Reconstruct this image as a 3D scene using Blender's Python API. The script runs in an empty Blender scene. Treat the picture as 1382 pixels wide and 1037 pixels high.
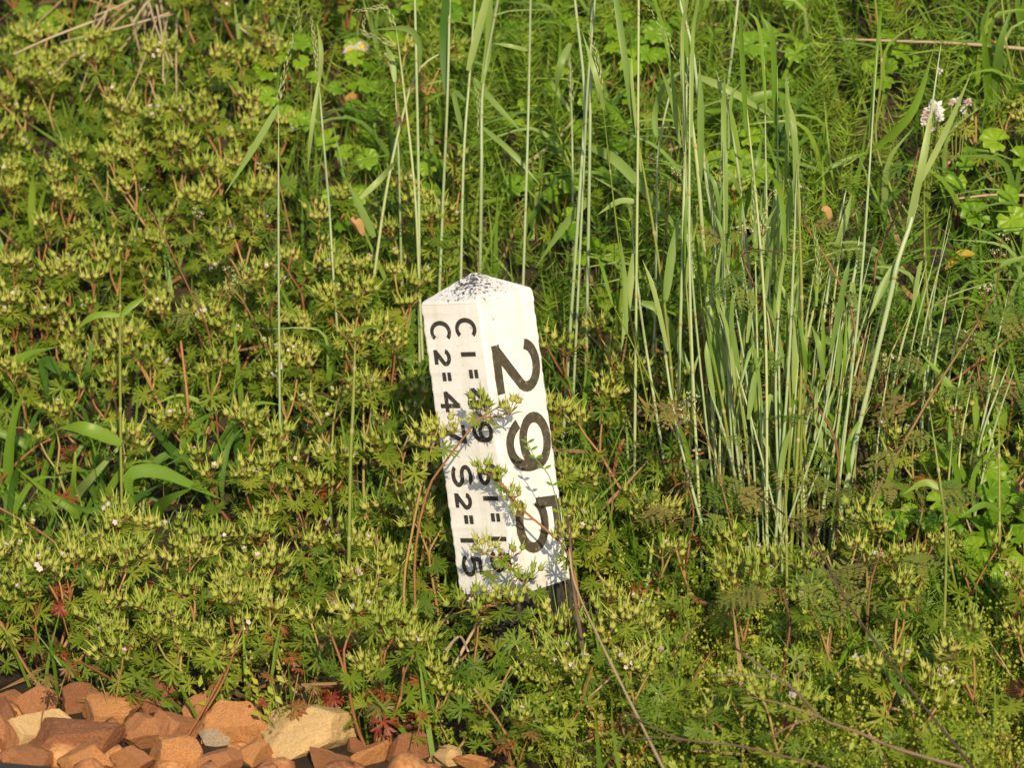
import bpy, bmesh, math, random
import numpy as np
from mathutils import Vector, Matrix

# ------------------------------------------------------------------ camera, sky, sun, exposure
SC = bpy.context.scene
COL = SC.collection
PITCH, FOC = math.radians(12.0), 5400.0
FWD = np.array([0.0, math.cos(PITCH), -math.sin(PITCH)])
UPV = np.array([0.0, math.sin(PITCH), math.cos(PITCH)])
RGT = np.array([1.0, 0.0, 0.0])
CAM = -6.0 * FWD + 0.408 * UPV - 0.01 * RGT
cd = bpy.data.cameras.new('camera'); cam = bpy.data.objects.new('camera', cd); COL.objects.link(cam)
cam.location = CAM; cam.rotation_euler = (math.pi / 2 - PITCH, 0, 0)
cd.sensor_width = 36.0; cd.lens = 36.0 * FOC / 1382.0
cd.clip_start = 0.1; cd.clip_end = 500.0
cd.dof.use_dof = True; cd.dof.focus_distance = 5.98; cd.dof.aperture_fstop = 7.5
SC.camera = cam
SUN_EL, SUN_AZ = math.radians(25.0), math.radians(173.0)
TOSUN = np.array([math.sin(SUN_AZ) * math.cos(SUN_EL), math.cos(SUN_AZ) * math.cos(SUN_EL), math.sin(SUN_EL)])
W = bpy.data.worlds.new('World'); SC.world = W; W.use_nodes = True
nt = W.node_tree; sky = nt.nodes.new('ShaderNodeTexSky'); sky.sky_type = 'NISHITA'; sky.sun_disc = False
sky.sun_elevation = SUN_EL; sky.sun_rotation = SUN_AZ
nt.links.new(sky.outputs[0], nt.nodes['Background'].inputs[0]); nt.nodes['Background'].inputs[1].default_value = 0.115
sl = bpy.data.lights.new('sun', 'SUN'); sl.energy = 4.8; sl.angle = math.radians(0.55); sl.color = (1.0, 0.82, 0.54)
so = bpy.data.objects.new('sun', sl); COL.objects.link(so); so.location = (2, -4, 6)
so.rotation_euler = Vector(-TOSUN).to_track_quat('-Z', 'Y').to_euler()
SC.view_settings.view_transform = 'Standard'; SC.view_settings.look = 'None'
SC.view_settings.exposure = 0.14; SC.view_settings.gamma = 1.0; SC.view_settings.use_curve_mapping = False

rnd = random.Random(7)
nr = np.random.default_rng(11)

# ------------------------------------------------------------------ ground shape and pixel helpers
TRK = math.radians(26.0)                       # the track runs 26 degrees off the picture plane
ACR = np.array([math.sin(TRK), math.cos(TRK)])  # across the track, up the bank
ALG = np.array([math.cos(TRK), -math.sin(TRK)])
def sstep(a, b, x):
    t = np.clip((x - a) / (b - a), 0, 1); return t * t * (3 - 2 * t)
_SG = np.linspace(-60, 80, 14001)
_SL = 0.08 * sstep(-1.2, -0.3, _SG) + 0.54 * sstep(-0.05, 0.40, _SG) - 0.60 * sstep(3.2, 4.6, _SG)
_ZG = np.cumsum(_SL) * (_SG[1] - _SG[0]); _ZG -= np.interp(0, _SG, _ZG)
def ground(x, y):
    s = x * ACR[0] + y * ACR[1]; l = x * ALG[0] + y * ALG[1]
    z = np.interp(s, _SG, _ZG)
    b = 0.022 * np.sin(7.1 * x + 1.3) * np.sin(6.3 * y + .4) + 0.012 * np.sin(17 * x + 3 * y) * np.sin(15 * y - 4 * x)
    return z + b * sstep(-0.4, 0.2, s)
def proj(p):
    d = np.asarray(p) - CAM; z = d @ FWD
    return 691 + FOC * (d @ RGT) / z, 518.5 - FOC * (d @ UPV) / z
def ray(px, py):
    d = FWD * FOC + RGT * (px - 691) - UPV * (py - 518.5); return d / d[1]
def at_y(px, py, Y):
    d = ray(px, py); return CAM + d * (Y - CAM[1])
def at_ground(px, py, h=0.0):
    d = ray(px, py)
    ts = np.arange(4.2, 12, 0.01); P = CAM + ts[:, None] * d
    k = np.nonzero(P[:, 2] - ground(P[:, 0], P[:, 1]) < h)[0]
    return P[k[0]] if len(k) else P[-1]
def at_z(px, py, Z):
    d = ray(px, py); return CAM + d * ((Z - CAM[2]) / d[2])

# ------------------------------------------------------------------ materials
MAT = {}
def base_mat(name):
    m = bpy.data.materials.new(name); m.use_nodes = True; n = m.node_tree.nodes; l = m.node_tree.links
    MAT[name] = m
    return m, n, l, n['Principled BSDF']
def ramp(n, stops):
    r = n.new('ShaderNodeValToRGB'); e = r.color_ramp.elements
    e[0].position, e[0].color = stops[0][0], (*stops[0][1], 1); e[1].position, e[1].color = stops[-1][0], (*stops[-1][1], 1)
    for p, c in stops[1:-1]:
        k = e.new(p); k.color = (*c, 1)
    return r
def leaf_mat(name, stops, trans=0.3, rough=0.5, spec=0.35, attr=False, nscale=60.0, tcol=None, mott=0.35):
    """plant tissue: colour varies from one object (or one merged leaf) to the next, mottled, letting light through"""
    m, n, l, b = base_mat(name)
    if attr:
        src = n.new('ShaderNodeAttribute'); src.attribute_name = 'tint'; fac = src.outputs['Fac']
    else:
        src = n.new('ShaderNodeObjectInfo'); fac = src.outputs['Random']
    tc = n.new('ShaderNodeTexCoord'); nz = n.new('ShaderNodeTexNoise'); nz.inputs['Scale'].default_value = nscale; nz.inputs['Detail'].default_value = 3
    l.new(tc.outputs['Object'], nz.inputs['Vector'])
    ad = n.new('ShaderNodeMath'); ad.operation = 'MULTIPLY_ADD'; ad.inputs[1].default_value = mott; l.new(nz.outputs['Fac'], ad.inputs[0])
    sb = n.new('ShaderNodeMath'); sb.operation = 'SUBTRACT'; l.new(fac, sb.inputs[0]); sb.inputs[1].default_value = mott * 0.5
    l.new(sb.outputs[0], ad.inputs[2])
    r = ramp(n, stops); l.new(ad.outputs[0], r.inputs[0]); l.new(r.outputs[0], b.inputs['Base Color'])
    b.inputs['Roughness'].default_value = rough; b.inputs['Specular IOR Level'].default_value = spec
    if trans > 0:
        t = n.new('ShaderNodeBsdfTranslucent'); mx = n.new('ShaderNodeMixShader'); mx.inputs[0].default_value = trans
        hs = n.new('ShaderNodeHueSaturation'); hs.inputs['Saturation'].default_value = 1.15; hs.inputs['Value'].default_value = 1.35
        l.new(r.outputs[0], hs.inputs['Color']); l.new(hs.outputs[0], t.inputs['Color'])
        l.new(b.outputs[0], mx.inputs[1]); l.new(t.outputs[0], mx.inputs[2]); l.new(mx.outputs[0], n['Material Output'].inputs['Surface'])
    return m
def S(*c): return [(i / (len(c) - 1), x) for i, x in enumerate(c)]
leaf_mat('cranesbill leaf', S((.095, .175, .015), (.160, .238, .020), (.225, .290, .028), (.29, .330, .04)), .40, nscale=4, mott=.45)
leaf_mat('cranesbill leaf shaded', S((.090, .165, .014), (.165, .245, .020), (.25, .315, .030)), .38, attr=True)
leaf_mat('cranesbill fruit', S((.24, .32, .055), (.32, .38, .07), (.40, .44, .095), (.46, .46, .13)), .26, .7, .15, mott=.6, nscale=220)
leaf_mat('cranesbill beak', S((.28, .38, .055), (.37, .45, .07), (.44, .47, .095)), .22, .5, .3)
leaf_mat('cranesbill stem', S((.20, .075, .035), (.30, .15, .06), (.36, .22, .09), (.28, .25, .085)), 0, .55, .3, nscale=14, mott=.7)
leaf_mat('old red leaf', S((.20, .030, .016), (.25, .070, .022), (.27, .115, .03), (.20, .115, .035), (.15, .15, .03)), .25, nscale=5, mott=1.1)
leaf_mat('pink petal', S((.68, .55, .56), (.74, .66, .64)), .3)
leaf_mat('white petal', S((.62, .62, .42), (.74, .70, .58)), .3)
leaf_mat('pale petal', S((.76, .74, .74), (.82, .79, .79)), .3)
leaf_mat('yellow disc', S((.55, .33, .02), (.62, .42, .03)), 0)
leaf_mat('culm', S((.30, .39, .20), (.36, .46, .26), (.41, .48, .21)), .1, .45, .4, nscale=9)
leaf_mat('green culm', S((.17, .23, .04), (.24, .27, .06)), .1, .45, .4, nscale=9)
leaf_mat('node', S((.24, .26, .10), (.32, .30, .13)), 0)
leaf_mat('blade', S((.15, .25, .055), (.22, .33, .085), (.29, .38, .12)), .28, .45, .4, nscale=25)
leaf_mat('fresh blade', S((.11, .22, .02), (.16, .29, .03), (.23, .34, .04)), .35, .42, .4, nscale=25)
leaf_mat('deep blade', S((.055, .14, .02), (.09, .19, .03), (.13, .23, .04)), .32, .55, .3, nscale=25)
leaf_mat('spike', S((.30, .36, .17), (.38, .42, .22)), .15, .7, .15)
leaf_mat('ivy leaf', S((.12, .25, .010), (.18, .33, .014), (.25, .40, .02)), .38, .42, .45, nscale=4)
leaf_mat('parsley leaf', S((.10, .19, .028), (.15, .23, .035), (.20, .23, .05), (.22, .17, .06)), .3, nscale=4)
leaf_mat('parsley stem', S((.17, .07, .04), (.24, .13, .06), (.18, .16, .05)), 0, .55, .3, nscale=12, mott=.6)
leaf_mat('horsetail', S((.085, .19, .014), (.15, .27, .02), (.23, .34, .03), (.29, .37, .05)), .25, .5, .3, attr=True, nscale=8)
leaf_mat('wild grass', S((.085, .19, .018), (.15, .27, .03), (.23, .34, .06)), .3, .45, .35, attr=True, nscale=8)
leaf_mat('litter', S((.07, .045, .025), (.20, .12, .06), (.36, .24, .12), (.46, .33, .19)), .1, .8, .15, attr=True, nscale=40)
leaf_mat('pod plant', S((.17, .25, .025), (.30, .36, .04), (.44, .46, .07)), .2, .5, .3, attr=True)
leaf_mat('pod plant solid', S((.25, .30, .08), (.34, .36, .12)), .2)
leaf_mat('straw', S((.30, .21, .12), (.42, .32, .20), (.50, .42, .29)), .05, .7, .2, nscale=30)
leaf_mat('russet stalk', S((.22, .085, .035), (.34, .15, .06), (.42, .22, .09)), 0, .6, .25, nscale=20)
leaf_mat('dark twig', S((.085, .055, .038), (.15, .10, .07), (.24, .17, .11)), 0, .8, .15, nscale=25, mott=.8)
leaf_mat('dry leaf', S((.38, .20, .08), (.50, .30, .13)), .2, .7, .2, nscale=50)
leaf_mat('yellow leaf', S((.50, .33, .03), (.48, .36, .05)), .3, .5, .3, nscale=50)

def rock_mat(name, c0, c1, c2, scale=9.0, attr=False):
    m, n, l, b = base_mat(name)
    tc = n.new('ShaderNodeTexCoord'); oi = n.new('ShaderNodeObjectInfo')
    va = n.new('ShaderNodeVectorMath'); va.operation = 'ADD'; l.new(tc.outputs['Object'], va.inputs[0]); l.new(oi.outputs['Location'], va.inputs[1])
    n1 = n.new('ShaderNodeTexNoise'); n1.inputs['Scale'].default_value = scale; n1.inputs['Detail'].default_value = 5; n1.inputs['Roughness'].default_value = .6
    n2 = n.new('ShaderNodeTexNoise'); n2.inputs['Scale'].default_value = 160; n2.inputs['Detail'].default_value = 6; n2.inputs['Roughness'].default_value = .7
    l.new(va.outputs[0], n1.inputs['Vector']); l.new(va.outputs[0], n2.inputs['Vector'])
    r = ramp(n, [(.37, c0), (.50, c1), (.63, c2)])
    mx = n.new('ShaderNodeMath'); mx.operation = 'MULTIPLY_ADD'; mx.inputs[1].default_value = .50; l.new(n2.outputs['Fac'], mx.inputs[0])
    ml = n.new('ShaderNodeMath'); ml.operation = 'MULTIPLY'; ml.inputs[1].default_value = .50; l.new(n1.outputs['Fac'], ml.inputs[0]); l.new(ml.outputs[0], mx.inputs[2])
    l.new(mx.outputs[0], r.inputs[0]); l.new(r.outputs[0], b.inputs['Base Color'])
    b.inputs['Roughness'].default_value = .72; b.inputs['Specular IOR Level'].default_value = .3
    bp = n.new('ShaderNodeBump'); bp.inputs['Strength'].default_value = .6; bp.inputs['Distance'].default_value = .005
    n3 = n.new('ShaderNodeTexNoise'); n3.inputs['Scale'].default_value = 48; n3.inputs['Detail'].default_value = 8; n3.inputs['Roughness'].default_value = .68; l.new(va.outputs[0], n3.inputs['Vector'])
    l.new(n3.outputs['Fac'], bp.inputs['Height']); l.new(bp.outputs[0], b.inputs['Normal'])
    return m
rock_mat('stone brown', (0.190, 0.077, 0.035), (0.380, 0.164, 0.072), (0.533, 0.276, 0.129), 20)
rock_mat('stone dark', (0.124, 0.048, 0.027), (0.256, 0.105, 0.051), (0.398, 0.193, 0.098), 20)
rock_mat('stone orange', (0.263, 0.106, 0.039), (0.487, 0.221, 0.082), (0.623, 0.353, 0.156), 20)
rock_mat('stone ochre', (.42, .25, .11), (.60, .41, .19), (.68, .53, .31), 20)
rock_mat('stone grey', (.22, .16, .11), (.36, .28, .20), (.46, .39, .29))
rock_mat('soil', (.020, .015, .010), (.038, .027, .017), (.075, .052, .032), 6)
rock_mat('ballast fines', (.10, .045, .028), (.20, .09, .05), (.32, .16, .08), 14)
rock_mat('black base', (.016, .016, .017), (.045, .041, .036), (.12, .10, .08), 22)

def paint_mat(name, lichen):
    """white paint on concrete: grime, brown spots and, on the cap, black lichen"""
    m, n, l, b = base_mat(name)
    tc = n.new('ShaderNodeTexCoord')
    def noise(sc, det=4, rg=.6):
        z = n.new('ShaderNodeTexNoise'); z.inputs['Scale'].default_value = sc; z.inputs['Detail'].default_value = det; z.inputs['Roughness'].default_value = rg
        l.new(tc.outputs['Object'], z.inputs['Vector']); return z.outputs['Fac']
    def rm(src, a, bb):
        q = n.new('ShaderNodeMapRange'); q.inputs[1].default_value = a; q.inputs[2].default_value = bb; l.new(src, q.inputs[0]); return q.outputs[0]
    def mix(f, c1, c2):
        q = n.new('ShaderNodeMix'); q.data_type = 'RGBA'; l.new(f, q.inputs[0])
        for k, c in ((6, c1), (7, c2)):
            if isinstance(c, tuple): q.inputs[k].default_value = (*c, 1)
            else: l.new(c, q.inputs[k])
        return q.outputs[2]
    def mul(a, bb):
        q = n.new('ShaderNodeMath'); q.operation = 'MULTIPLY'; l.new(a, q.inputs[0])
        if isinstance(bb, float): q.inputs[1].default_value = bb
        else: l.new(bb, q.inputs[1])
        return q.outputs[0]
    c = mix(rm(noise(22, 5), .38, .75), (.76, .775, .81), (.68, .675, .67))
    c = mix(mul(rm(noise(150, 3), .60, .70), .25), c, (.48, .43, .36))
    sp = n.new('ShaderNodeSeparateXYZ'); l.new(tc.outputs['Object'], sp.inputs[0])
    hi = rm(sp.outputs['Z'], .30, .45)
    spots = mul(rm(noise(75, 4, .55), .62, .68), rm(noise(14, 2), .50, .60))
    c = mix(mul(mul(spots, hi), .8), c, (.22, .17, .11))
    mp = n.new('ShaderNodeMapping'); mp.inputs['Scale'].default_value = (1, 1, .06); l.new(tc.outputs['Object'], mp.inputs['Vector'])
    stz = n.new('ShaderNodeTexNoise'); stz.inputs['Scale'].default_value = 95; stz.inputs['Detail'].default_value = 4; l.new(mp.outputs[0], stz.inputs['Vector'])
    c = mix(mul(rm(stz.outputs['Fac'], .52, .72), .30), c, (.56, .53, .46))
    c = mix(mul(mul(rm(sp.outputs['Z'], .10, .0), rm(noise(38, 5), .42, .66)), .45), c, (.36, .31, .22))
    spk = mul(rm(noise(300, 2), .70, .76), .5)
    c = mix(spk, c, (.33, .29, .24))
    if lichen:
        ds = n.new('ShaderNodeVectorMath'); ds.operation = 'DISTANCE'; l.new(tc.outputs['Object'], ds.inputs[0]); ds.inputs[1].default_value = (.014, -.022, .462)
        near = rm(ds.outputs['Value'], .070, .004)     # the patch sits on the cap's left slope, thinning outward
        ad = n.new('ShaderNodeMath'); ad.operation = 'MULTIPLY_ADD'; ad.inputs[1].default_value = .22; l.new(near, ad.inputs[0]); l.new(noise(170, 6, .66), ad.inputs[2])
        lich = mul(rm(ad.outputs[0], .655, .70), rm(near, .0, .25))
        c = mix(mul(lich, .92), c, (.030, .026, .03))
    l.new(c, b.inputs['Base Color']); b.inputs['Roughness'].default_value = .7; b.inputs['Specular IOR Level'].default_value = .25
    bp = n.new('ShaderNodeBump'); bp.inputs['Strength'].default_value = .35; bp.inputs['Distance'].default_value = .0012
    l.new(noise(190, 4), bp.inputs['Height']); l.new(bp.outputs[0], b.inputs['Normal'])
    return m
paint_mat('white paint', False); paint_mat('white paint lichen', True)
m, n, l, b = base_mat('sign black')
tc = n.new('ShaderNodeTexCoord'); nz = n.new('ShaderNodeTexNoise'); nz.inputs['Scale'].default_value = 260; nz.inputs['Detail'].default_value = 4; l.new(tc.outputs['Object'], nz.inputs['Vector'])
r = ramp(n, [(.30, (.020, .018, .017)), (.62, (.045, .038, .032)), (.72, (.30, .27, .23))]); l.new(nz.outputs['Fac'], r.inputs[0]); l.new(r.outputs[0], b.inputs['Base Color']); b.inputs['Roughness'].default_value = .75
m, n, l, b = base_mat('sign black worn')
tc = n.new('ShaderNodeTexCoord'); nz = n.new('ShaderNodeTexNoise'); nz.inputs['Scale'].default_value = 120; nz.inputs['Detail'].default_value = 6; nz.inputs['Roughness'].default_value = .7; l.new(tc.outputs['Object'], nz.inputs['Vector'])
r = ramp(n, [(.30, (.035, .030, .022)), (.60, (.085, .072, .045)), (.70, (.36, .33, .26))]); l.new(nz.outputs['Fac'], r.inputs[0]); l.new(r.outputs[0], b.inputs['Base Color']); b.inputs['Roughness'].default_value = .75
m, n, l, b = base_mat('rail steel')
tc = n.new('ShaderNodeTexCoord'); nz = n.new('ShaderNodeTexNoise'); nz.inputs['Scale'].default_value = 30; nz.inputs['Detail'].default_value = 4; l.new(tc.outputs['Object'], nz.inputs['Vector'])
r = ramp(n, S((.05, .045, .035), (.10, .085, .06))); l.new(nz.outputs['Fac'], r.inputs[0]); l.new(r.outputs[0], b.inputs['Base Color']); b.inputs['Roughness'].default_value = .5; b.inputs['Metallic'].default_value = .5

# ------------------------------------------------------------------ mesh helpers
def nrm(v):
    v = np.asarray(v, float); return v / (np.linalg.norm(v) + 1e-12)
class MB:
    def __init__(s): s.v = []; s.f = []; s.m = []; s.n = 0
    def add(s, v, f, m=0):
        o = s.n; s.v.extend([tuple(q) for q in v]); s.n += len(v)
        s.f.extend([tuple(i + o for i in q) for q in f]); s.m.extend([m] * len(f))
    def tube(s, pts, rad, n=5, m=0, cap=True):
        P = np.asarray(pts, float); k = len(P); R = np.broadcast_to(np.asarray(rad, float), (k,))
        T = np.gradient(P, axis=0); T /= np.linalg.norm(T, axis=1)[:, None] + 1e-12
        a = np.array([0.31, -0.95, 0.1]); V = []
        for i in range(k):
            x = nrm(np.cross(T[i], a)); y = np.cross(T[i], x)
            for j in range(n):
                t = 2 * math.pi * j / n; V.append(P[i] + R[i] * (math.cos(t) * x + math.sin(t) * y))
        F = [(i * n + j, i * n + (j + 1) % n, (i + 1) * n + (j + 1) % n, (i + 1) * n + j) for i in range(k - 1) for j in range(n)]
        if cap: F.append(tuple(range((k - 1) * n, k * n)))
        s.add(V, F, m)
    def ribbon(s, pts, width, normal=None, fold=.25, m=0, twist=0.0):
        P = np.asarray(pts, float); k = len(P); Wd = np.asarray(width, float)
        T = np.gradient(P, axis=0); T /= np.linalg.norm(T, axis=1)[:, None] + 1e-12
        V = []
        for i in range(k):
            nn = np.array([0., -1., .35]) if normal is None else np.asarray(normal, float)
            sd = nrm(np.cross(T[i], nn)); nn = np.cross(sd, T[i])
            a = twist * i / (k - 1); sd2 = sd * math.cos(a) + nn * math.sin(a); nn2 = -sd * math.sin(a) + nn * math.cos(a)
            V += [P[i] - sd2 * Wd[i] / 2 + nn2 * fold * Wd[i] / 2, P[i], P[i] + sd2 * Wd[i] / 2 + nn2 * fold * Wd[i] / 2]
        F = []
        for i in range(k - 1):
            a = i * 3; F += [(a, a + 1, a + 4, a + 3), (a + 1, a + 2, a + 5, a + 4)]
        s.add(V, F, m)
    def mesh(s, name, mats, smooth=True):
        me = bpy.data.meshes.new(name); me.from_pydata(s.v, [], s.f)
        for q in mats: me.materials.append(MAT[q])
        if len(mats) > 1: me.polygons.foreach_set('material_index', s.m)
        if smooth: me.polygons.foreach_set('use_smooth', [True] * len(me.polygons))
        me.update(); return me
def smooth_path(pts, n=14):
    P = np.asarray(pts, float)
    if len(P) == 2: P = np.array([P[0], P[0] * .66 + P[1] * .34, P[0] * .33 + P[1] * .67, P[1]])
    Q = np.vstack([2 * P[0] - P[1], P, 2 * P[-1] - P[-2]]); k = len(P) - 1; out = []
    for u in np.linspace(0, k, n):
        i = min(int(u), k - 1); t = u - i; a, b, c, d = Q[i:i + 4]
        out.append(.5 * ((2 * b) + (-a + c) * t + (2 * a - 5 * b + 4 * c - d) * t * t + (-a + 3 * b - 3 * c + d) * t ** 3))
    return np.array(out)
def thing(name, label, cat, loc, group=None):
    o = bpy.data.objects.new(name, None); COL.objects.link(o); o.location = loc; o.empty_display_size = .02
    o['label'] = label; o['category'] = cat; o['kind'] = 'thing'
    if group: o['group'] = group
    return o
def part(name, me, parent, mat=None):
    o = bpy.data.objects.new(name, me); COL.objects.link(o)
    if parent is not None: o.parent = parent
    if mat is not None: o.matrix_basis = mat
    return o
def solo(name, me, label, cat, group=None, kind=None, loc=None):
    o = part(name, me, None)
    if label: o['label'] = label
    if cat: o['category'] = cat
    if group: o['group'] = group
    if kind: o['kind'] = kind
    if loc is not None: o.location = loc
    return o
def frame(pos, xdir, normal, sc=1.0):
    z = nrm(normal); x = np.asarray(xdir, float); x = nrm(x - z * (x @ z)); y = np.cross(z, x)
    m = np.eye(4); m[:3, 0] = x * sc; m[:3, 1] = y * sc; m[:3, 2] = z * sc; m[:3, 3] = pos
    return Matrix(m.tolist())
def scatter(name, bases, mats4, tint, which, material, label, cat):
    """many small pieces nobody could count joined into ONE mesh; 'tint' varies colour per piece"""
    VV, FF, TT = [], [], []; o = 0
    for b, (bv, bf) in enumerate(bases):
        idx = np.nonzero(which == b)[0]
        if not len(idx): continue
        M = mats4[idx]; v = np.einsum('nij,vj->nvi', M[:, :3, :3], bv) + M[:, None, :3, 3]
        n, k = len(idx), len(bv); VV.append(v.reshape(-1, 3)); TT.append(np.repeat(tint[idx], k))
        fa = np.asarray(bf); FF.append((fa[None] + (np.arange(n) * k)[:, None, None]).reshape(-1, fa.shape[1]) + o); o += n * k
    v = np.vstack(VV); f = np.vstack(FF); me = bpy.data.meshes.new(name)
    me.vertices.add(len(v)); me.vertices.foreach_set('co', v.ravel().astype(np.float32))
    k = f.shape[1]; me.loops.add(f.size); me.loops.foreach_set('vertex_index', f.ravel().astype(np.int32))
    me.polygons.add(len(f)); me.polygons.foreach_set('loop_start', (np.arange(len(f)) * k).astype(np.int32))
    me.update(calc_edges=True); me.validate()
    a = me.attributes.new('tint', 'FLOAT', 'POINT'); a.data.foreach_set('value', np.concatenate(TT).astype(np.float32))
    me.materials.append(MAT[material])
    return solo(name, me, label, cat, kind='stuff')
def tri(faces):
    out = []
    for f in faces:
        for i in range(1, len(f) - 1): out.append((f[0], f[i], f[i + 1]))
    return out
def rand_frames(pos, sc, up, tilt):
    n = len(pos); az = nr.uniform(0, 2 * np.pi, n)
    z = np.asarray(up) + nr.normal(0, tilt, (n, 3)); z /= np.linalg.norm(z, axis=1)[:, None]
    x = np.stack([np.cos(az), np.sin(az), 0 * az], 1); x -= z * (x * z).sum(1)[:, None]; x /= np.linalg.norm(x, axis=1)[:, None]
    y = np.cross(z, x); M = np.zeros((n, 4, 4)); M[:, :3, 0] = x * sc[:, None]; M[:, :3, 1] = y * sc[:, None]; M[:, :3, 2] = z * sc[:, None]
    M[:, :3, 3] = pos; M[:, 3, 3] = 1; return M

# ------------------------------------------------------------------ setting: the bank, the ballast bed
def sheet(name, xs, ys, zf, mat):
    X, Y = np.meshgrid(xs, ys); Z = zf(X, Y); nx, ny = len(xs), len(ys)
    v = np.stack([X.ravel(), Y.ravel(), Z.ravel()], 1)
    f = [(j * nx + i, j * nx + i + 1, (j + 1) * nx + i + 1, (j + 1) * nx + i) for j in range(ny - 1) for i in range(nx - 1)]
    mb = MB(); mb.v = v.tolist(); mb.f = f; mb.m = [0] * len(f); return mb.mesh(name, [mat])
ax = np.concatenate([-np.geomspace(60, 2.2, 16), np.linspace(-2.1, 2.1, 106), np.geomspace(2.2, 60, 16)])
ay = np.concatenate([-np.geomspace(60, 1.6, 18), np.linspace(-1.5, 3.2, 118), np.geomspace(3.3, 80, 18)])
solo('ground', sheet('ground', ax, ay, lambda x, y: ground(x, y), 'soil'), None, None, kind='structure')
ZB = -0.035                                     # top of the ballast
S_EDGE = -0.44                                  # ballast shoulder, across the track
def bed(x, y):
    s = x * ACR[0] + y * ACR[1]
    z = ZB - 0.016 + 0.012 * np.sin(31 * x) * np.sin(27 * y)
    return z - 0.5 * sstep(S_EDGE - .04, S_EDGE + .10, s)
def bed_mesh():
    ss = np.concatenate([[-3.6], np.linspace(-3.0, S_EDGE + .1, 60)]); ll = np.linspace(-3.5, 3.5, 120)
    L, Q = np.meshgrid(ll, ss); X = L * ALG[0] + Q * ACR[0]; Y = L * ALG[1] + Q * ACR[1]; Z = bed(X, Y)
    Z[0] = -.5
    nx = len(ll); f = [(j * nx + i, j * nx + i + 1, (j + 1) * nx + i + 1, (j + 1) * nx + i) for j in range(len(ss) - 1) for i in range(nx - 1)]
    mb = MB(); mb.v = np.stack([X.ravel(), Y.ravel(), Z.ravel()], 1).tolist(); mb.f = f; mb.m = [0] * len(f); return mb.mesh('ballast_bed', ['ballast fines'])
solo('ballast_path', bed_mesh(), None, None, kind='structure')

# ------------------------------------------------------------------ the post
PR = np.array([[0.7333667162, 0.6673317588, -0.1297751255], [-0.6627413677, 0.7443174871, 0.0822517964], [0.1514831313, 0.0256866144, 0.9881260339]])
PT = np.array([-0.0053775, 0.0, 0.1079444]); PSZ, PH, PCAP = 0.0598, 0.4382, 0.0376
m4 = np.eye(4); m4[:3, :3] = PR; m4[:3, 3] = PT
post = thing('curve_marker_post', 'leaning white concrete post with black lettering on both faces and pointed top', 'marker post', (0, 0, 0))
post.matrix_world = Matrix(m4.tolist())
def wob(p, a):
    x, y, z = p * 1.0
    q = math.sin(91 * x + 57 * z) * math.sin(83 * y + 71 * z + 1) + .7 * math.sin(213 * z + 40 * x - 60 * y) * math.sin(187 * x + 170 * y) + .5 * math.sin(431 * z + 300 * (x - y))
    return a * q
def ring(h, z, bev=.0045, edge=.0007):
    out = []
    for k, (sx, sy) in enumerate(((1, 1), (-1, 1), (-1, -1), (1, -1))):
        for j in range(4):
            t = math.radians(90 * k + 90 * j / 3); c = np.array([sx * (h - bev) + bev * math.cos(t), sy * (h - bev) + bev * math.sin(t), z])
            d = nrm([c[0], c[1], 0]); out.append(c + d * wob(c, edge))
        a = np.array(out[-1]); sx2, sy2 = ((1, 1), (-1, 1), (-1, -1), (1, -1))[(k + 1) % 4]
        e = np.array([sx2 * (h - bev) + bev * math.cos(math.radians(90 * k + 90)), sy2 * (h - bev) + bev * math.sin(math.radians(90 * k + 90)), z])
        for t in (.2, .4, .6, .8): out.append(a * (1 - t) + e * t)
    return out
def rings_mesh(name, rs, mats, captop=False):
    mb = MB(); n = len(rs[0]); V = [q for r_ in rs for q in r_]
    F = [(i * n + j, i * n + (j + 1) % n, (i + 1) * n + (j + 1) % n, (i + 1) * n + j) for i in range(len(rs) - 1) for j in range(n)]
    if captop: F.append(tuple(range((len(rs) - 1) * n, len(rs) * n)))
    mb.add(V, F); return mb.mesh(name, mats, False)
shaft = part('shaft', rings_mesh('shaft', [ring(PSZ, z) for z in np.linspace(0, PH - .0008, 70)], ['white paint']), post)
crs = [ring(PSZ - .0004, PH - .0006), ring(PSZ - .0014, PH + .0030)]
for t in np.linspace(.06, .97, 11):
    crs.append(ring((PSZ - .0014) * (1 - t) + .0012, PH + .003 + (PCAP - .003) * t, bev=.0042 * (1 - t) + .0006, edge=.0005))
part('pointed_cap', rings_mesh('cap', crs, ['white paint lichen'], True), post)
o = part('base', rings_mesh('base', [ring(PSZ + .0012, z, edge=.0014) for z in np.linspace(-.42, .0005, 40)], ['black base']), post); o['label'] = 'black weathered lower part of the post, half hidden by weeds'

def arc(cx, cy, rx, ry, a0, a1, n=18):
    t = np.radians(np.linspace(a0, a1, n)); return list(zip(cx + rx * np.cos(t), cy + ry * np.sin(t)))
GL = {
 'C': [arc(.5, .5, .5, .5, 48, 312, 26)],
 '2': [arc(.5, .71, .48, .29, 172, -32, 16) + [(.0, .0)], [(-.10, .0), (1.0, .0)]],
 '=': [[(0, .85), (1, .85)], [(0, .15), (1, .15)]],
 '4': [[(.74, -.08), (.74, 1.08)], [(.74, 1.0), (.0, .30)], [(-.06, .30), (1.08, .30)]],
 '7': [[(0, 1), (1.07, 1)], [(.97, 1.0), (.36, -.06)]],
 '9': [arc(.5, .68, .5, .32, 0, 360, 28), arc(.5, .52, .5, .52, 12, -152, 20)],
 'S': [arc(.5, .745, .47, .255, 28, 262, 16) + arc(.5, .255, .5, .255, 82, -152, 16)],
 '1': [[(.5, -.08), (.5, 1.08)]],
 '5': [[(.98, 1), (.10, 1)], [(.13, 1.05), (.06, .50)], arc(.46, .33, .54, .33, 146, -152, 22)],
}
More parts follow.
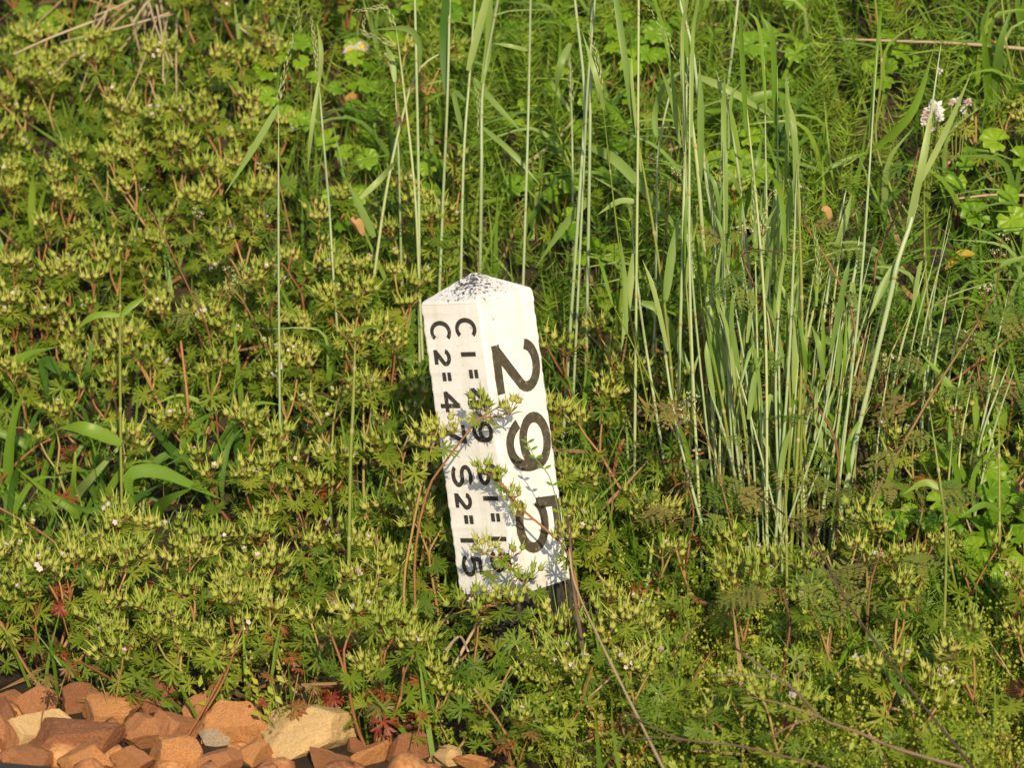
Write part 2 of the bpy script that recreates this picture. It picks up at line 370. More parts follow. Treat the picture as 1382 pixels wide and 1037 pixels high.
def glyph(ch, face, u, v, hu, wv, st, worn=False):
    """one painted character, lying on the post's face: its up is +u, its right is -v"""
    mb = MB(); H, Wd = max(hu - st, .001), max(wv - st, .0001)
    for k, path in enumerate(GL[ch]):
        P = np.array([((x - .5) * Wd, (y - .5) * H) for x, y in path]); T = np.gradient(P, axis=0); T /= np.linalg.norm(T, axis=1)[:, None] + 1e-9
        N = np.stack([-T[:, 1], T[:, 0]], 1); L, R = P + N * st / 2, P - N * st / 2; lift = .0010 + .00018 * k
        def w3(q, d):
            a, c = u + q[1], v - q[0]
            return (a, -PSZ - d, c) if face == 'L' else (PSZ + d, a, c)
        n = len(P); V = [w3(q, lift) for q in L] + [w3(q, lift) for q in R] + [w3(q, -.0008) for q in L] + [w3(q, -.0008) for q in R]; F = []
        for i in range(n - 1):
            F += [(i, i + 1, n + i + 1, n + i), (i, i + 1, 2 * n + i + 1, 2 * n + i), (n + i, n + i + 1, 3 * n + i + 1, 3 * n + i)]
        F += [(0, n, 3 * n, 2 * n), (n - 1, 2 * n - 1, 4 * n - 1, 3 * n - 1)]
        mb.add(V, F)
    part('painted_digit' if ch in '1245679' else ('painted_letter' if ch in 'CS' else 'painted_equals_sign'), mb.mesh('glyph', ['sign black worn' if worn else 'sign black'], False), shaft)
for ch, u, v, hu, wv in [('C', -.0246, .3967, .042, .0335), ('2', -.0277, .3582, .033, .0265), ('=', -.0240, .3296, .0215, .0195), ('4', -.0245, .2921, .0405, .0335), ('7', -.0228, .2439, .042, .0325),
        ('S', -.0205, .1804, .0420, .0345), ('2', -.0242, .1418, .0335, .0262), ('=', -.0185, .1139, .0215, .0195), ('1', -.0235, .0822, .0365, .0068), ('5', -.0240, .0435, .0405, .0325),
        ('C', .0270, .4001, .042, .0335), ('1', .0255, .3626, .0315, .0068), ('=', .0310, .3331, .0215, .0195), ('4', .0315, .2968, .0405, .0335), ('9', .0335, .2467, .0405, .0320),
        ('S', .0330, .1829, .0410, .0335), ('1', .0315, .1464, .0318, .0066), ('=', .0365, .1179, .0215, .0190), ('1', .0355, .0857, .0350, .0068), ('5', .0350, .0510, .0405, .0325)]:
    glyph(ch, 'L', u, v, hu, wv, .0066)
glyph('2', 'R', .0030, .3315, .099, .082, .0158, True); glyph('9', 'R', .0060, .2180, .097, .086, .0158, True); glyph('5', 'R', .0050, .0965, .099, .084, .0158, True)

# ------------------------------------------------------------------ ballast stones and rail
def stone_mesh(name, mat, seed, cuts=14, sub=4):
    r_ = np.random.default_rng(seed); bm = bmesh.new(); bmesh.ops.create_icosphere(bm, subdivisions=sub, radius=1.0)
    V = np.array([v.co[:] for v in bm.verts])
    for k in range(cuts):
        nn = nrm(r_.normal(0, 1, 3)); d = r_.uniform(.34, .74); h = V @ nn - d; V -= np.outer(np.maximum(h, 0), nn)
    V /= np.abs(V).max(0)
    ph = r_.uniform(0, 6, 6)
    V *= (1 + .022 * np.sin(7 * V[:, 0] + ph[0]) * np.sin(8 * V[:, 1] + ph[1]) * np.sin(6 * V[:, 2] + ph[2]) + .010 * np.sin(19 * V[:, 0] + 17 * V[:, 2] + ph[3]) * np.sin(21 * V[:, 1] + ph[4]))[:, None]
    q_ = V * 1.0
    V += .014 * np.sin(q_ * 11 + ph[:3]) * np.sin(q_[:, [1, 2, 0]] * 13 + ph[3:]) + .007 * np.sin(q_[:, [2, 0, 1]] * 29 + ph[:3]) * np.sin(q_ * 23) + r_.normal(0, .004, V.shape)
    for v, q in zip(bm.verts, V): v.co = q
    me = bpy.data.meshes.new(name); bm.to_mesh(me); bm.free(); me.materials.append(MAT[mat]); return me
STONES = [  # centre px, size px, colour, label
 (18, 950, 50, 28, 'brown', 'low red-brown stone in the back row at the picture\'s left edge'),
 (46, 963, 56, 46, 'brown', 'orange-brown stone in the back row, second from the left edge'),
 (8, 977, 46, 38, 'dark', 'brown stone cut by the left edge, above a pale ochre stone'),
 (100, 958, 56, 40, 'dark', 'dark reddish stone in the back row behind the orange-brown one'),
 (155, 973, 84, 54, 'orange', 'rounded orange-brown stone with a sunlit front in the back row'),
 (207, 956, 76, 58, 'dark', 'peaked dark reddish stone, highest of the back row'),
 (62, 1000, 96, 44, 'ochre', 'pale yellow ochre stone at left with a dark stone in front'),
 (106, 1014, 130, 56, 'dark', 'big dark red-brown stone, widest of the left front'),
 (6, 1010, 56, 52, 'brown', 'brown stone cut by the left edge in front of the ochre one'),
 (194, 1002, 58, 44, 'brown', 'wedge-shaped brown stone right of the widest dark stone'),
 (233, 996, 70, 46, 'brown', 'brown stone with an ochre flank below the peaked stone'),
 (271, 973, 54, 44, 'brown', 'red-brown stone in the back row right of the peaked stone'),
 (302, 974, 32, 30, 'grey', 'small pale grey stone behind the big orange block'),
 (318, 998, 84, 84, 'orange', 'tall tilted orange-brown block, tallest stone of the heap'),
 (376, 992, 70, 32, 'dark', 'flat dark reddish stone behind the large ochre slab'),
 (418, 1010, 118, 58, 'ochre', 'large pale ochre slab at the right of the heap'),
 (348, 1022, 46, 36, 'orange', 'small orange stone wedged between tall block and ochre slab'),
 (122, 1035, 74, 30, 'orange', 'orange stone at the bottom edge in front of the widest dark stone'),
 (236, 1028, 86, 46, 'orange', 'orange stone with ochre face at the bottom edge, centre of the heap'),
 (284, 1000, 42, 28, 'grey', 'narrow grey-brown stone leaning against the tall orange block'),
 (498, 1026, 62, 30, 'orange', 'orange stone right of the large ochre slab'),
 (549, 1024, 62, 36, 'dark', 'red-brown stone near the right end of the heap'),
 (516, 1014, 26, 20, 'brown', 'little brown stone behind the right end of the heap'),
 (603, 1031, 52, 24, 'ochre', 'ochre stone, second last at the right end of the heap'),
 (640, 1035, 48, 20, 'orange', 'orange stone, last at the right end of the heap'),
 (176, 1034, 54, 28, 'brown', 'brown stone at the bottom edge left of the ochre-faced one'),
 (478, 1012, 26, 20, 'dark', 'little dark stone touching the right tip of the ochre slab'),
 (300, 1034, 60, 26, 'brown', 'brown stone at the bottom edge below the tall orange block'),
 (450, 1038, 66, 22, 'brown', 'brown stone at the bottom edge below the ochre slab'),
 (40, 1034, 74, 26, 'brown', 'brown stone at the bottom edge beside the dark rail'),
]
for i, (cx, cy, w, h, c, lab) in enumerate(STONES):
    P = at_z(cx, cy, ZB + 0.004); sc_ = (CAM - P) @ (CAM - P); k = math.sqrt(sc_) / FOC
    hw, hh = w * k / 2, h * k / 2
    P = P + np.array([0, hw * .30, hh * .30])
    o = solo('ballast_stone', stone_mesh('stone', 'stone ' + c, 100 + i), lab + ('' if 'stone' in lab or 'ballast' in lab else ' stone'), 'stone', 'ballast stones beside the track', loc=P)
    o.scale = (hw * 1.2, hw * rnd.uniform(.7, .9), hh * 1.5); o.rotation_euler = (rnd.uniform(-.35, .15), rnd.uniform(-.28, .28), rnd.uniform(-.5, .5))
# the rest of the ballast, between and beyond the stones that show
def stone_base(seed):
    me = stone_mesh('s', 'stone brown', seed, 12, 2); v = np.array([q.co[:] for q in me.vertices]); f = [tuple(p.vertices) for p in me.polygons]; bpy.data.meshes.remove(me); return v, f
gp, gs = [], []
for k in range(2600):
    s, l_ = nr.uniform(-2.6, S_EDGE - .02), nr.uniform(-2.6, 2.2); x, y = l_ * ALG[0] + s * ACR[0], l_ * ALG[1] + s * ACR[1]
    q = proj((x, y, ZB)); vis = 0 < q[0] < 1382 and q[1] < 1045
    if vis and q[0] > 720: continue
    gp.append((x, y, ZB - (.012 if vis else .012) + nr.uniform(-.008, .008))); gs.append(nr.uniform(.018, .034) if vis else nr.uniform(.024, .05))
gp, gs = np.array(gp), np.array(gs); M = rand_frames(gp, gs, (0, 0, 1), .8)
for nm, mt, kk in (('ballast_gravel', 'stone brown', 0), ('ballast_gravel', 'stone orange', 1)):
    sel = np.arange(len(gp)) % 2 == kk
    scatter(nm, [stone_base(s) for s in (900, 901, 902)], M[sel], np.ones(sel.sum()), nr.integers(0, 3, sel.sum()), mt, ['small broken reddish gravel in the gaps of the ballast heap', 'small broken orange gravel in the gaps of the ballast heap'][kk], 'gravel')
# rail: crosses the very bottom-left corner of the picture
ZR = ZB + .165
A = at_z(0, 1029.5, ZR); B = at_z(86, 1037.5, ZR); d = nrm((B - A) * [1, 1, 0]); sd = np.array([-d[1], d[0], 0])
prof = [(0, 0), (-.004, -.010), (-.006, -.036), (-.028, -.046), (-.028, -.125), (-.0, -.140), (.031, -.146), (.031, -.158), (-.096, -.158), (-.096, -.146), (-.050, -.138), (-.042, -.125), (-.042, -.046), (-.066, -.036), (-.067, -.010), (-.062, 0)]
mb = MB(); V = []
for e in (A - d * 2.0, B + d * 3.2): V += [e + sd * a + np.array([0, 0, bz]) for a, bz in prof]
n = len(prof); mb.add(V, [(j, (j + 1) % n, n + (j + 1) % n, n + j) for j in range(n)] + [tuple(range(n)), tuple(range(2 * n - 1, n - 1, -1))])
solo('steel_rail', mb.mesh('rail', ['rail steel'], False), 'dark steel rail just showing in the bottom left corner below the stones', 'rail')

# ------------------------------------------------------------------ plant pieces (shared meshes)
def cut_leaf(seed, mat, droop=.18):
    """cranesbill leaf: five to seven lobes, each cut again into narrow fingers; about 1 wide"""
    r_ = random.Random(seed); mb = MB(); nl = r_.choice((5, 6, 7)); V = []; F = []
    def pt(a, rr, lift=0): return (rr * math.cos(a), rr * math.sin(a), -droop * rr * rr * 2.2 + lift)
    for i in range(nl):
        a = math.radians(-125 + 250 * i / (nl - 1) + r_.uniform(-7, 7)); L = .56 * r_.uniform(.82, 1.08) * (1 - .18 * abs(i / (nl - 1) - .5) * 2)
        z = r_.uniform(-.03, .05); wb = .032; wm = .076
        def P(l_, s_): return (l_ * math.cos(a) - s_ * math.sin(a), l_ * math.sin(a) + s_ * math.cos(a), -droop * l_ * l_ * 2.2 + z * l_ * 2 + .25 * abs(s_))
        v = [P(0, -wb * .5), P(0, wb * .5), P(L * .48, -wm), P(L * .48, wm), P(L * .48, 0)]; o = len(V); V += v; F += [(o, o + 2, o + 4), (o, o + 4, o + 3, o + 1)]
        for t, (off, ll, sp) in enumerate(((-wm * .75, .78, -.17), (0, 1.0, 0), (wm * .75, .80, .17))):
            fw = .038; m1 = L * (.48 + ll * .30) if t != 1 else L * .74; o = len(V)
            V += [P(L * .46, off - fw * .8), P(L * .46, off + fw * .8), P(m1, off + sp * .45 - fw), P(m1, off + sp * .45 + fw), P(L * ll, off + sp * .8)]
            F += [(o, o + 2, o + 3, o + 1), (o + 2, o + 4, o + 3)]
            if r_.random() < .5:
                o2 = len(V); sgn = r_.choice((-1, 1)); V += [P(m1, off + sp * .45), P(m1 + .05, off + sp * .45 + sgn * .085)]; F += [(o + 2 if sgn < 0 else o + 3, o2, o2 + 1)]
    mb.add(V, F); return mb, mb.mesh('leaf', [mat], False)
LEAF = [cut_leaf(s, 'cranesbill leaf') for s in range(8)]
RED = [cut_leaf(s + 40, 'old red leaf', .5)[1] for s in range(4)]
def seed_head(seed, flower=False, nf=None):
    """umbel of fruits: bulbous five-ribbed calyx with pointed sepals and a long upright beak"""
    r_ = random.Random(seed); mb = MB(); nf = nf or r_.choice((4, 5, 6, 7, 8, 9)); k = 0
    for i in range(nf):
        a = 2.4 * i + r_.uniform(-.4, .4); rr = .0045 + .0165 * math.sqrt(i / max(nf - 1, 1))
        base = np.array([rr * math.cos(a), rr * math.sin(a), r_.uniform(-.002, .019)]); out = np.array([math.cos(a), math.sin(a), 0])
        ax_ = nrm(np.array([0, 0, 1.0]) + out * rr * r_.uniform(6, 38) + np.array([r_.uniform(-.15, .15), r_.uniform(-.15, .15), 0])); x = nrm(np.cross(ax_, [0.3, .9, .1])); y = np.cross(ax_, x)
        mb.tube([(0, 0, -.004), base * .55 + np.array([0, 0, -.002]), base], [.0007, .0007, .0009], 3, 0, False)
        R = r_.uniform(.0045, .0062); Hh = R * 1.6; V = []; prof_ = ((0, .25), (.25, .80), (.55, 1.0), (.85, .78), (1.05, .48))
        for z_, q in prof_:
            for j in range(10):
                t = 2 * math.pi * j / 10; rad = R * q * (1.06 if j % 2 == 0 else .90); zz = z_ * Hh
                if z_ > 1: zz += (.0052 if j % 2 == 0 else -.0025); rad *= (2.15 if j % 2 == 0 else .8)
                V.append(base + ax_ * zz + rad * (math.cos(t) * x + math.sin(t) * y))
        F = [(p * 10 + j, p * 10 + (j + 1) % 10, (p + 1) * 10 + (j + 1) % 10, (p + 1) * 10 + j) for p in range(4) for j in range(10)]
        mb.add(V, F, 1)
        if r_.random() < .88:
            bl = r_.uniform(.011, .022); top = base + ax_ * Hh; bend = nrm(ax_ + .12 * np.array([r_.uniform(-1, 1), r_.uniform(-1, 1), 0]))
            mb.tube([base + ax_ * Hh * .5, top + ax_ * bl * .15, top + (ax_ + bend) * bl * .32, top + bend * bl * .85, top + bend * bl], [.0020, .0013, .0010, .0006, .0003], 5, 2)
        elif flower or r_.random() < .3:
            c = base + ax_ * Hh * 1.2
            for j in range(5):
                t = 2 * math.pi * j / 5; dv = math.cos(t) * x + math.sin(t) * y; sv = -math.sin(t) * x + math.cos(t) * y
                mb.add([c, c + dv * .003 + sv * .0019, c + dv * .0055 + ax_ * .002, c + dv * .003 - sv * .0019], [(0, 1, 2, 3)], 3)
    if flower:
        for q in range(2):
            c = np.array([r_.uniform(-.012, .012), r_.uniform(-.016, -.008), r_.uniform(.004, .02)]); nn = nrm([r_.uniform(-.5, .5), -1, .6]); x = nrm(np.cross(nn, [0, 0, 1])); y = np.cross(nn, x)
            for j in range(5):
                t = 2 * math.pi * j / 5; dv = math.cos(t) * x + math.sin(t) * y; sv = -math.sin(t) * x + math.cos(t) * y
                mb.add([c, c + dv * .003 + sv * .0022, c + dv * .0055, c + dv * .003 - sv * .0022], [(0, 1, 2, 3)], 3)
    # a ruff of small bracts below
    for j in range(6):
        t = 2 * math.pi * j / 6 + r_.uniform(-.5, .5); dv = np.array([math.cos(t), math.sin(t), .2]); sv = np.array([-math.sin(t), math.cos(t), 0])
        mb.add([(0, 0, -.003), dv * .011 + sv * .0026, dv * .023, dv * .011 - sv * .0026], [(0, 1, 2, 3)], 4)
    return mb.mesh('seed_head', ['cranesbill stem', 'cranesbill fruit', 'cranesbill beak', 'pink petal', 'cranesbill leaf'], True)
HEAD = [seed_head(200 + s, s % 5 == 0) for s in range(15)]
SMALLHEAD = [seed_head(300 + s, False, 2 + s % 2) for s in range(4)]

def ivy_leaf(seed):
    r_ = random.Random(seed); mb = MB(); V = [(0, 0, .02)]; F = []; n = 30; lob = r_.choice((8, 9, 10))
    for k, q in enumerate((.45, .80, 1.0)):
        for i in range(n):
            t = math.radians(-158 + 316 * i / (n - 1)); sc_ = 1 - (.17 * (.5 + .5 * math.cos(t * lob * 1.14)) if k == 2 else 0)
            pl = .055 * math.cos(t * lob * 1.14) * q; rr = q * .5 * sc_ * (1 + .08 * math.cos(t))
            V.append((rr * math.cos(t) + .02, rr * math.sin(t), .02 + pl + .10 * q * q * r_.uniform(.6, 1.2) - .06 * (k == 2)))
    for i in range(n - 1): F.append((0, 1 + i, 2 + i))
    for k in range(2):
        for i in range(n - 1): a = 1 + k * n + i; F.append((a, a + n, a + n + 1, a + 1))
    mb.add(V, F); return mb.mesh('leaf', ['ivy leaf'])
IVY = [ivy_leaf(s) for s in range(5)]
def fern_leaf(seed, mat='parsley leaf'):
    """hedge-parsley leaf: a midrib with cut, toothed leaflets, 1 long"""
    r_ = random.Random(seed); mb = MB(); mb.tube([(0, 0, 0), (.5, 0, .04), (1, 0, -.05)], [.008, .006, .002], 3)
    for i in range(6):
        t = .24 + .125 * i; L = .40 * (1 - t) + .07
        for sgn in (-1, 1):
            a = math.radians(56 + r_.uniform(-9, 9)); u = np.array([math.cos(a), sgn * math.sin(a), r_.uniform(-.25, .1)]); w = np.array([-u[1], u[0], 0]); o = np.array([t, 0, .03])
            V = []; F = []
            for j in range(5):
                f_ = .12 + .20 * j; q = .20 * L * (1.15 - f_ * .8); c = o + u * L * f_ - np.array([0, 0, .12 * L * f_ * f_])
                for g in (-1, 1):
                    k = len(V); e = nrm(u * .75 + w * g); V += [c - u * .035 * L, c + u * .16 * L, c + e * q * 1.3 + u * .05 * L, c + e * q * .8 - u * .04 * L]; F += [(k, k + 1, k + 2, k + 3)]
            k = len(V); c = o + u * L * .9 - np.array([0, 0, .1 * L]); V += [c + w * .03 * L, c - w * .03 * L, o + u * L * 1.15 - np.array([0, 0, .15 * L])]; F.append((k, k + 1, k + 2)); mb.add(V, F)
    return mb, mb.mesh('leaf', [mat], False)
FERN = [fern_leaf(s) for s in range(5)]
def umbel(seed):
    r_ = random.Random(seed); mb = MB()
    for i in range(r_.choice((4, 5, 6))):
        a = 6.28 * i / 5 + r_.uniform(-.3, .3); c = np.array([.008 * math.cos(a), .008 * math.sin(a), .012 + r_.uniform(-.004, .004)])
        mb.tube([(0, 0, 0), c * .6, c], [.0006, .0005, .0005], 3, 0, False)
        for j in range(7):
            e = c + np.array([r_.uniform(-.0035, .0035), r_.uniform(-.0035, .0035), r_.uniform(0, .003)]); q = .0007 + r_.random() * .0009
            mb.add([e + (q, 0, 0), e + (0, q, 0), e + (-q, 0, 0), e + (0, -q, 0), e + (0, 0, q), e - (0, 0, q)], [(0, 1, 4), (1, 2, 4), (2, 3, 4), (3, 0, 4), (1, 0, 5), (2, 1, 5), (3, 2, 5), (0, 3, 5)], 1 if j < 5 else 2)
    return mb.mesh('flower_umbel', ['parsley stem', 'white petal', 'pod plant solid'], False)
UMB = [umbel(s) for s in range(4)]

# ------------------------------------------------------------------ cranesbill plants
def zone(px, py):
    """where a weed stands, told by things one can find in the picture"""
    if py > 830 and px < 560: return ('over the stones at the left edge' if px < 150 else 'over the tall orange block of the stone heap' if px < 350 else 'over the right end of the stone heap'), 'above the stones'
    if px < 560:
        if py < 130: return ('under the straw heap at top left' if px < 260 else 'between the straw heap and the two daisies'), 'below the straw heap'
        if py < 280: return ('below the straw heap at the left edge' if px < 180 else 'left of the tall spiked stalk' if px < 380 else 'between the spiked stalk and the daisies'), 'in the upper left thicket'
        if py < 450: return ('above the broad grass leaves at the left edge' if px < 180 else 'beside the brown leaning stem, upper left' if px < 380 else 'left of the post top'), 'in the left thicket'
        if py < 650: return ('around the broad grass leaves at the left edge' if px < 180 else 'right of the broad grass leaves' if px < 350 else 'beside the upper part of the stout tan stem'), 'around the broad grass leaves'
        return ('below the broad grass leaves at the left edge' if px < 180 else 'at the foot of the yellow-green stem' if px < 350 else 'at the foot of the stout tan stem'), 'below the broad grass leaves'
    if px < 800:
        if py > 860: return 'in front of the black post base, lowest row', 'round the foot of the post'
        if py > 640: return 'crowding round the lower part of the post', 'round the foot of the post'
        return ('behind the post, under the stalks' if py < 420 else 'close behind the post'), 'behind the post'
    if py > 860: return ('right of the tan stalk at the bottom' if px < 1000 else 'among the dark twigs at bottom right'), 'among the twigs at bottom right'
    if px < 960: return ('right of the post base' if py > 680 else 'between the post and the grass bunch'), 'between the post and the tall grass'
    if py > 640: return ('at the foot of the grass bunch' if px < 1130 else 'under the brown weed stems at right'), 'under the tall grass'
    return ('in the middle of the grass bunch' if px < 1130 else 'near the right edge among thin stems'), 'in the tall grass'
NPL = [0]
def place_leaf(root, rl, pos, outv, size, red=False, up=None):
    nn = np.array([0, 0, .75]) + TOSUN * .5 + np.array([rnd.uniform(-.75, .75), rnd.uniform(-.6, .6), 0]) if up is None else up
    me = rnd.choice(RED) if red else rnd.choice(LEAF)[1]
    part('leaf', me, root, frame(np.asarray(pos) - rl, outv, nn, size))
def cranesbill(rx, ry, H, nst=3, reds=0, spread=1.0, seed=None, bias=(0, -.10)):
    NPL[0] += 1
    rz = float(ground(rx, ry)); rl = np.array([rx, ry, rz]); px, py = proj(rl + [0, 0, H * .8]); zt, zg = zone(px, py)
    root = thing('cranesbill_plant', ('red-leaved cranesbill ' if reds else 'seeding cranesbill ') + zt, 'cranesbill', rl, 'cranesbills ' + zg)
    mb = MB(); a0 = rnd.uniform(0, 6.28)
    for k in range(nst):
        az = a0 + 6.28 * k / nst + rnd.uniform(-.5, .5); tl = rnd.uniform(.15, .75) * spread
        d = nrm([math.cos(az) * math.sin(tl) + bias[0], math.sin(az) * math.sin(tl) + bias[1], math.cos(tl)])
        L = H * rnd.uniform(.50, .72); p0 = rl + np.array([math.cos(az), math.sin(az), 0]) * .008 - [0, 0, .01]; p1 = p0 + d * L
        mid = (p0 + p1) / 2 + np.array([0, 0, -.012]) + nr.normal(0, .006, 3)
        mb.tube(smooth_path([p0, mid, p1], 7), np.linspace(.0030, .0023, 7), 5)
        # a low leaf on its stalk
        for q in range(1):
            t = rnd.uniform(.3, .85); b0 = p0 * (1 - t) + p1 * t; ov = nrm([rnd.uniform(-1, 1), rnd.uniform(-1.0, .5), rnd.uniform(.0, .5)]); pl_ = rnd.uniform(.02, .05); e = b0 + ov * pl_
            mb.tube([b0, (b0 + e) / 2 + (0, 0, .004), e], [.0009, .0008, .0007], 3, 0, False); place_leaf(root, rl, e, ov, rnd.uniform(.045, .064), reds > 0 and rnd.random() < .25)
        nb = rnd.choice((2, 2, 3)); b_az = rnd.uniform(0, 6.28)
        ov = nrm([rnd.uniform(-1, 1), -rnd.uniform(-.2, 1), .1]); place_leaf(root, rl, p1 + ov * .012, ov, rnd.uniform(.045, .062))
        for j in range(nb):
            ba = b_az + 6.28 * j / nb + rnd.uniform(-.5, .5); bt = rnd.uniform(.3, .75); dd = nrm(d * .9 + np.array([math.cos(ba) * math.sin(bt), math.sin(ba) * math.sin(bt), math.cos(bt) * .75]))
            l2 = H * rnd.uniform(.20, .42); p2 = p1 + dd * l2; md = (p1 + p2) / 2 + nr.normal(0, .003, 3)
            mb.tube(smooth_path([p1, md, p2], 5), np.linspace(.0021, .0016, 5), 5)
            def tip(p, dv):
                yaw = rnd.uniform(0, 6.28); upv = nrm(np.array([0, 0, 1]) + dv * .35 + nr.normal(0, .20, 3))
                small = rnd.random() < .28
                part('seed_head', rnd.choice(SMALLHEAD if small else HEAD), root, frame(p - rl, (math.cos(yaw), math.sin(yaw), 0), upv, rnd.choice((.6, .72, .8, .86, .92, 1.0)) * rnd.uniform(.92, 1.08)))
                if rnd.random() < .65:
                    o_ = nrm([rnd.uniform(-1, 1), rnd.uniform(-1, .6), .15]); place_leaf(root, rl, p - [0, 0, .008] + o_ * .008, o_, rnd.uniform(.032, .052))
            if rnd.random() < .5:
                for g in range(rnd.choice((2, 2, 3))):
                    d3 = nrm(dd + np.array([rnd.uniform(-.8, .8), rnd.uniform(-.8, .6), .5])); p3 = p2 + d3 * H * rnd.uniform(.10, .20)
                    mb.tube([p2, (p2 + p3) / 2 + (0, 0, .002), p3], [.0014, .0013, .0012], 4); tip(p3, d3)
                o_ = nrm([rnd.uniform(-1, 1), rnd.uniform(-1, .5), .1]); place_leaf(root, rl, p2 + o_ * .010, o_, rnd.uniform(.04, .058))
            else: tip(p2, dd)
    for q in range(reds):
        az = rnd.uniform(0, 6.28); e = rl + np.array([math.cos(az) * .05, math.sin(az) * .05 - .02, rnd.uniform(.03, .12)])
        mb.tube([rl, (rl + e) / 2 + (0, 0, .01), e], [.001, .0009, .0008], 3, 0, False); place_leaf(root, rl, e, (math.cos(az), math.sin(az), 0), rnd.uniform(.035, .055), True)
    vv = np.array(mb.v) - rl; mb.v = [tuple(q) for q in vv]
    part('stem', mb.mesh('stem', ['cranesbill stem']), root)
    return root
def cr_density0(px, py):
    if px < 250 and py < 40: return .12
    if px < 400 and py < 300: return 1.0 - .7 * max(0, (px - 300) / 100)
    if px < 310 and 480 < py < 720: return .13
    if px < 570: return .95 if py > 330 else .12
    if py > 740: return .8 if px < 840 else .42 if py < 860 else .16
    if px < 780 and py < 640: return .35 if py > 430 else .02
    if px < 960 and py > 560: return .60
    if px < 960 and py > 400: return .22
    if py > 640: return .20
    return .035
def cr_density(px, py):
    return cr_density0(px, py) * (1 + .45 * math.sin(px / 61.0 + 1) * math.sin(py / 53.0 + px / 140.0))
def cr_fill():
    pts = []; cand = nr.uniform((-1.3, -.62), (1.3, 1.85), (9000, 2))
    for x, y in cand:
        s = x * ACR[0] + y * ACR[1]
        if s < S_EDGE + (.11 if 330 < proj((x, y, -.05))[0] < 500 else .035): continue
        H = nr.uniform(.14, .215); gz = float(ground(x, y)); fx, fy = proj((x, y, gz))
        if s < -.12: H *= .88
        if 520 < fx < 820 and y < .05: H = nr.uniform(.085, .125)
        elif 520 < fx < 900 and y < .05: H *= .75
        px, py = proj((x, y, gz + H * .85))
        if not (-120 < px < 1500 and -110 < py < 1100): continue
        if (abs(x - .03) < .12 and -.10 < y < .14) or (-.10 < x < .11 and -.26 < y < .0): continue
        if 540 < px < 800 and 330 < py < 770 and y < .06: continue
        dmin = .098 / math.sqrt(cr_density(px, py))
        if any((x - a) ** 2 + (y - b) ** 2 < min(dmin, d2) ** 2 for a, b, _, d2 in pts): continue
        pts.append((x, y, H, dmin))
    return pts
CR = cr_fill()
for x, y, H, _ in CR:
    px, py = proj((x, y, float(ground(x, y))))
    cranesbill(x, y, H, rnd.choice((2, 3, 3)), reds=(rnd.choice((0, 0, 0, 1, 1)) if py > 520 else rnd.choice((0,) * 9 + (1,))))
# sprigs that climb in front of the post, followed from the photograph
def sprig(path, heads, leaves, Y, label):
    P = [at_y(a, b, Y - .004 * i) for i, (a, b) in enumerate(path)]; g = np.array([P[0][0] + .01, P[0][1] + .01, float(ground(P[0][0], P[0][1] + .01))]); rl = g
    root = thing('cranesbill_plant', label, 'cranesbill', rl, 'cranesbill sprigs in front of the post')
    pth = smooth_path([g - (0, 0, .01)] + P, 16); mb = MB(); mb.tube(pth - rl, np.linspace(.0024, .0014, 16), 5)
    for a, b, sc_ in heads:
        e = at_y(a, b + 12, Y - .015); k = np.argmin(((pth - e) ** 2).sum(1) + np.where(pth[:, 2] > e[2], 1, 0)); b0 = pth[k]
        mb.tube([b0 - rl, (b0 + e) / 2 - rl + (0, 0, -.003), e - rl], [.0013, .0012, .0010], 4)
        part('seed_head', rnd.choice(HEAD), root, frame(e - rl, (math.cos(a), math.sin(a), 0), nrm([rnd.uniform(-.15, .15), -.1, 1]), sc_))
    for a, b, sc_ in leaves:
        e = at_y(a, b, Y - .02); k = np.argmin(((pth - e) ** 2).sum(1)); b0 = pth[k]; ov = nrm(e - b0 + np.array([0, -.004, 0])); mb.tube([b0 - rl, e - rl], [.0009, .0007], 3, 0, False)
        place_leaf(root, rl, e, ov, sc_)
    part('stem', mb.mesh('stem', ['cranesbill stem']), root)
sprig([(560, 810), (562, 730), (578, 660), (598, 628), (620, 598), (647, 566), (676, 548)], [(654, 540, 1.0), (688, 545, 1.0), (648, 548, .7)], [(662, 568, .04), (640, 566, .035), (672, 562, .035)], -.12, 'cranesbill sprig crossing the post\'s left face over the 4 and 9')
sprig([(780, 800), (766, 747), (740, 718), (707, 690), (683, 660), (662, 634)], [(655, 626, .8), (670, 634, .7), (690, 662, .7), (700, 684, .55), (762, 716, .8)], [(676, 657, .028), (694, 680, .026), (758, 738, .03), (765, 755, .05)], -.115, 'cranesbill sprig leaning over the big 5 on the post\'s right face')
sprig([(735, 850), (716, 803), (692, 770), (676, 746)], [(652, 735, .85), (690, 740, .8), (712, 772, .8)], [(676, 756, .036), (692, 768, .036), (662, 776, .036), (690, 796, .045), (725, 800, .045)], -.14, 'cranesbill sprig over the last 5s at the post\'s bottom')
sprig([(545, 800), (556, 720), (572, 640), (588, 590), (592, 572)], [(578, 570, .9), (598, 575, .9), (612, 572, .7), (570, 590, .8)], [(600, 606, .045), (580, 612, .045), (560, 640, .05)], -.11, 'cranesbill sprig touching the post\'s left edge beside the 7')
sprig([(640, 905), (645, 850), (640, 812)], [(624, 806, 1.0), (650, 812, 1.1), (668, 802, .9), (690, 800, .9)], [(612, 830, .05), (640, 835, .05), (676, 826, .05), (700, 830, .05)], -.16, 'cranesbill sprig covering the lower left corner of the white paint')
sprig([(760, 930), (758, 880), (752, 850)], [(738, 842, 1.1), (752, 826, 1.0), (764, 838, 1.1), (722, 856, .9)], [(770, 870, .05), (735, 872, .05), (752, 885, .05)], -.15, 'cranesbill sprig with tight upright beaks before the post\'s black base')

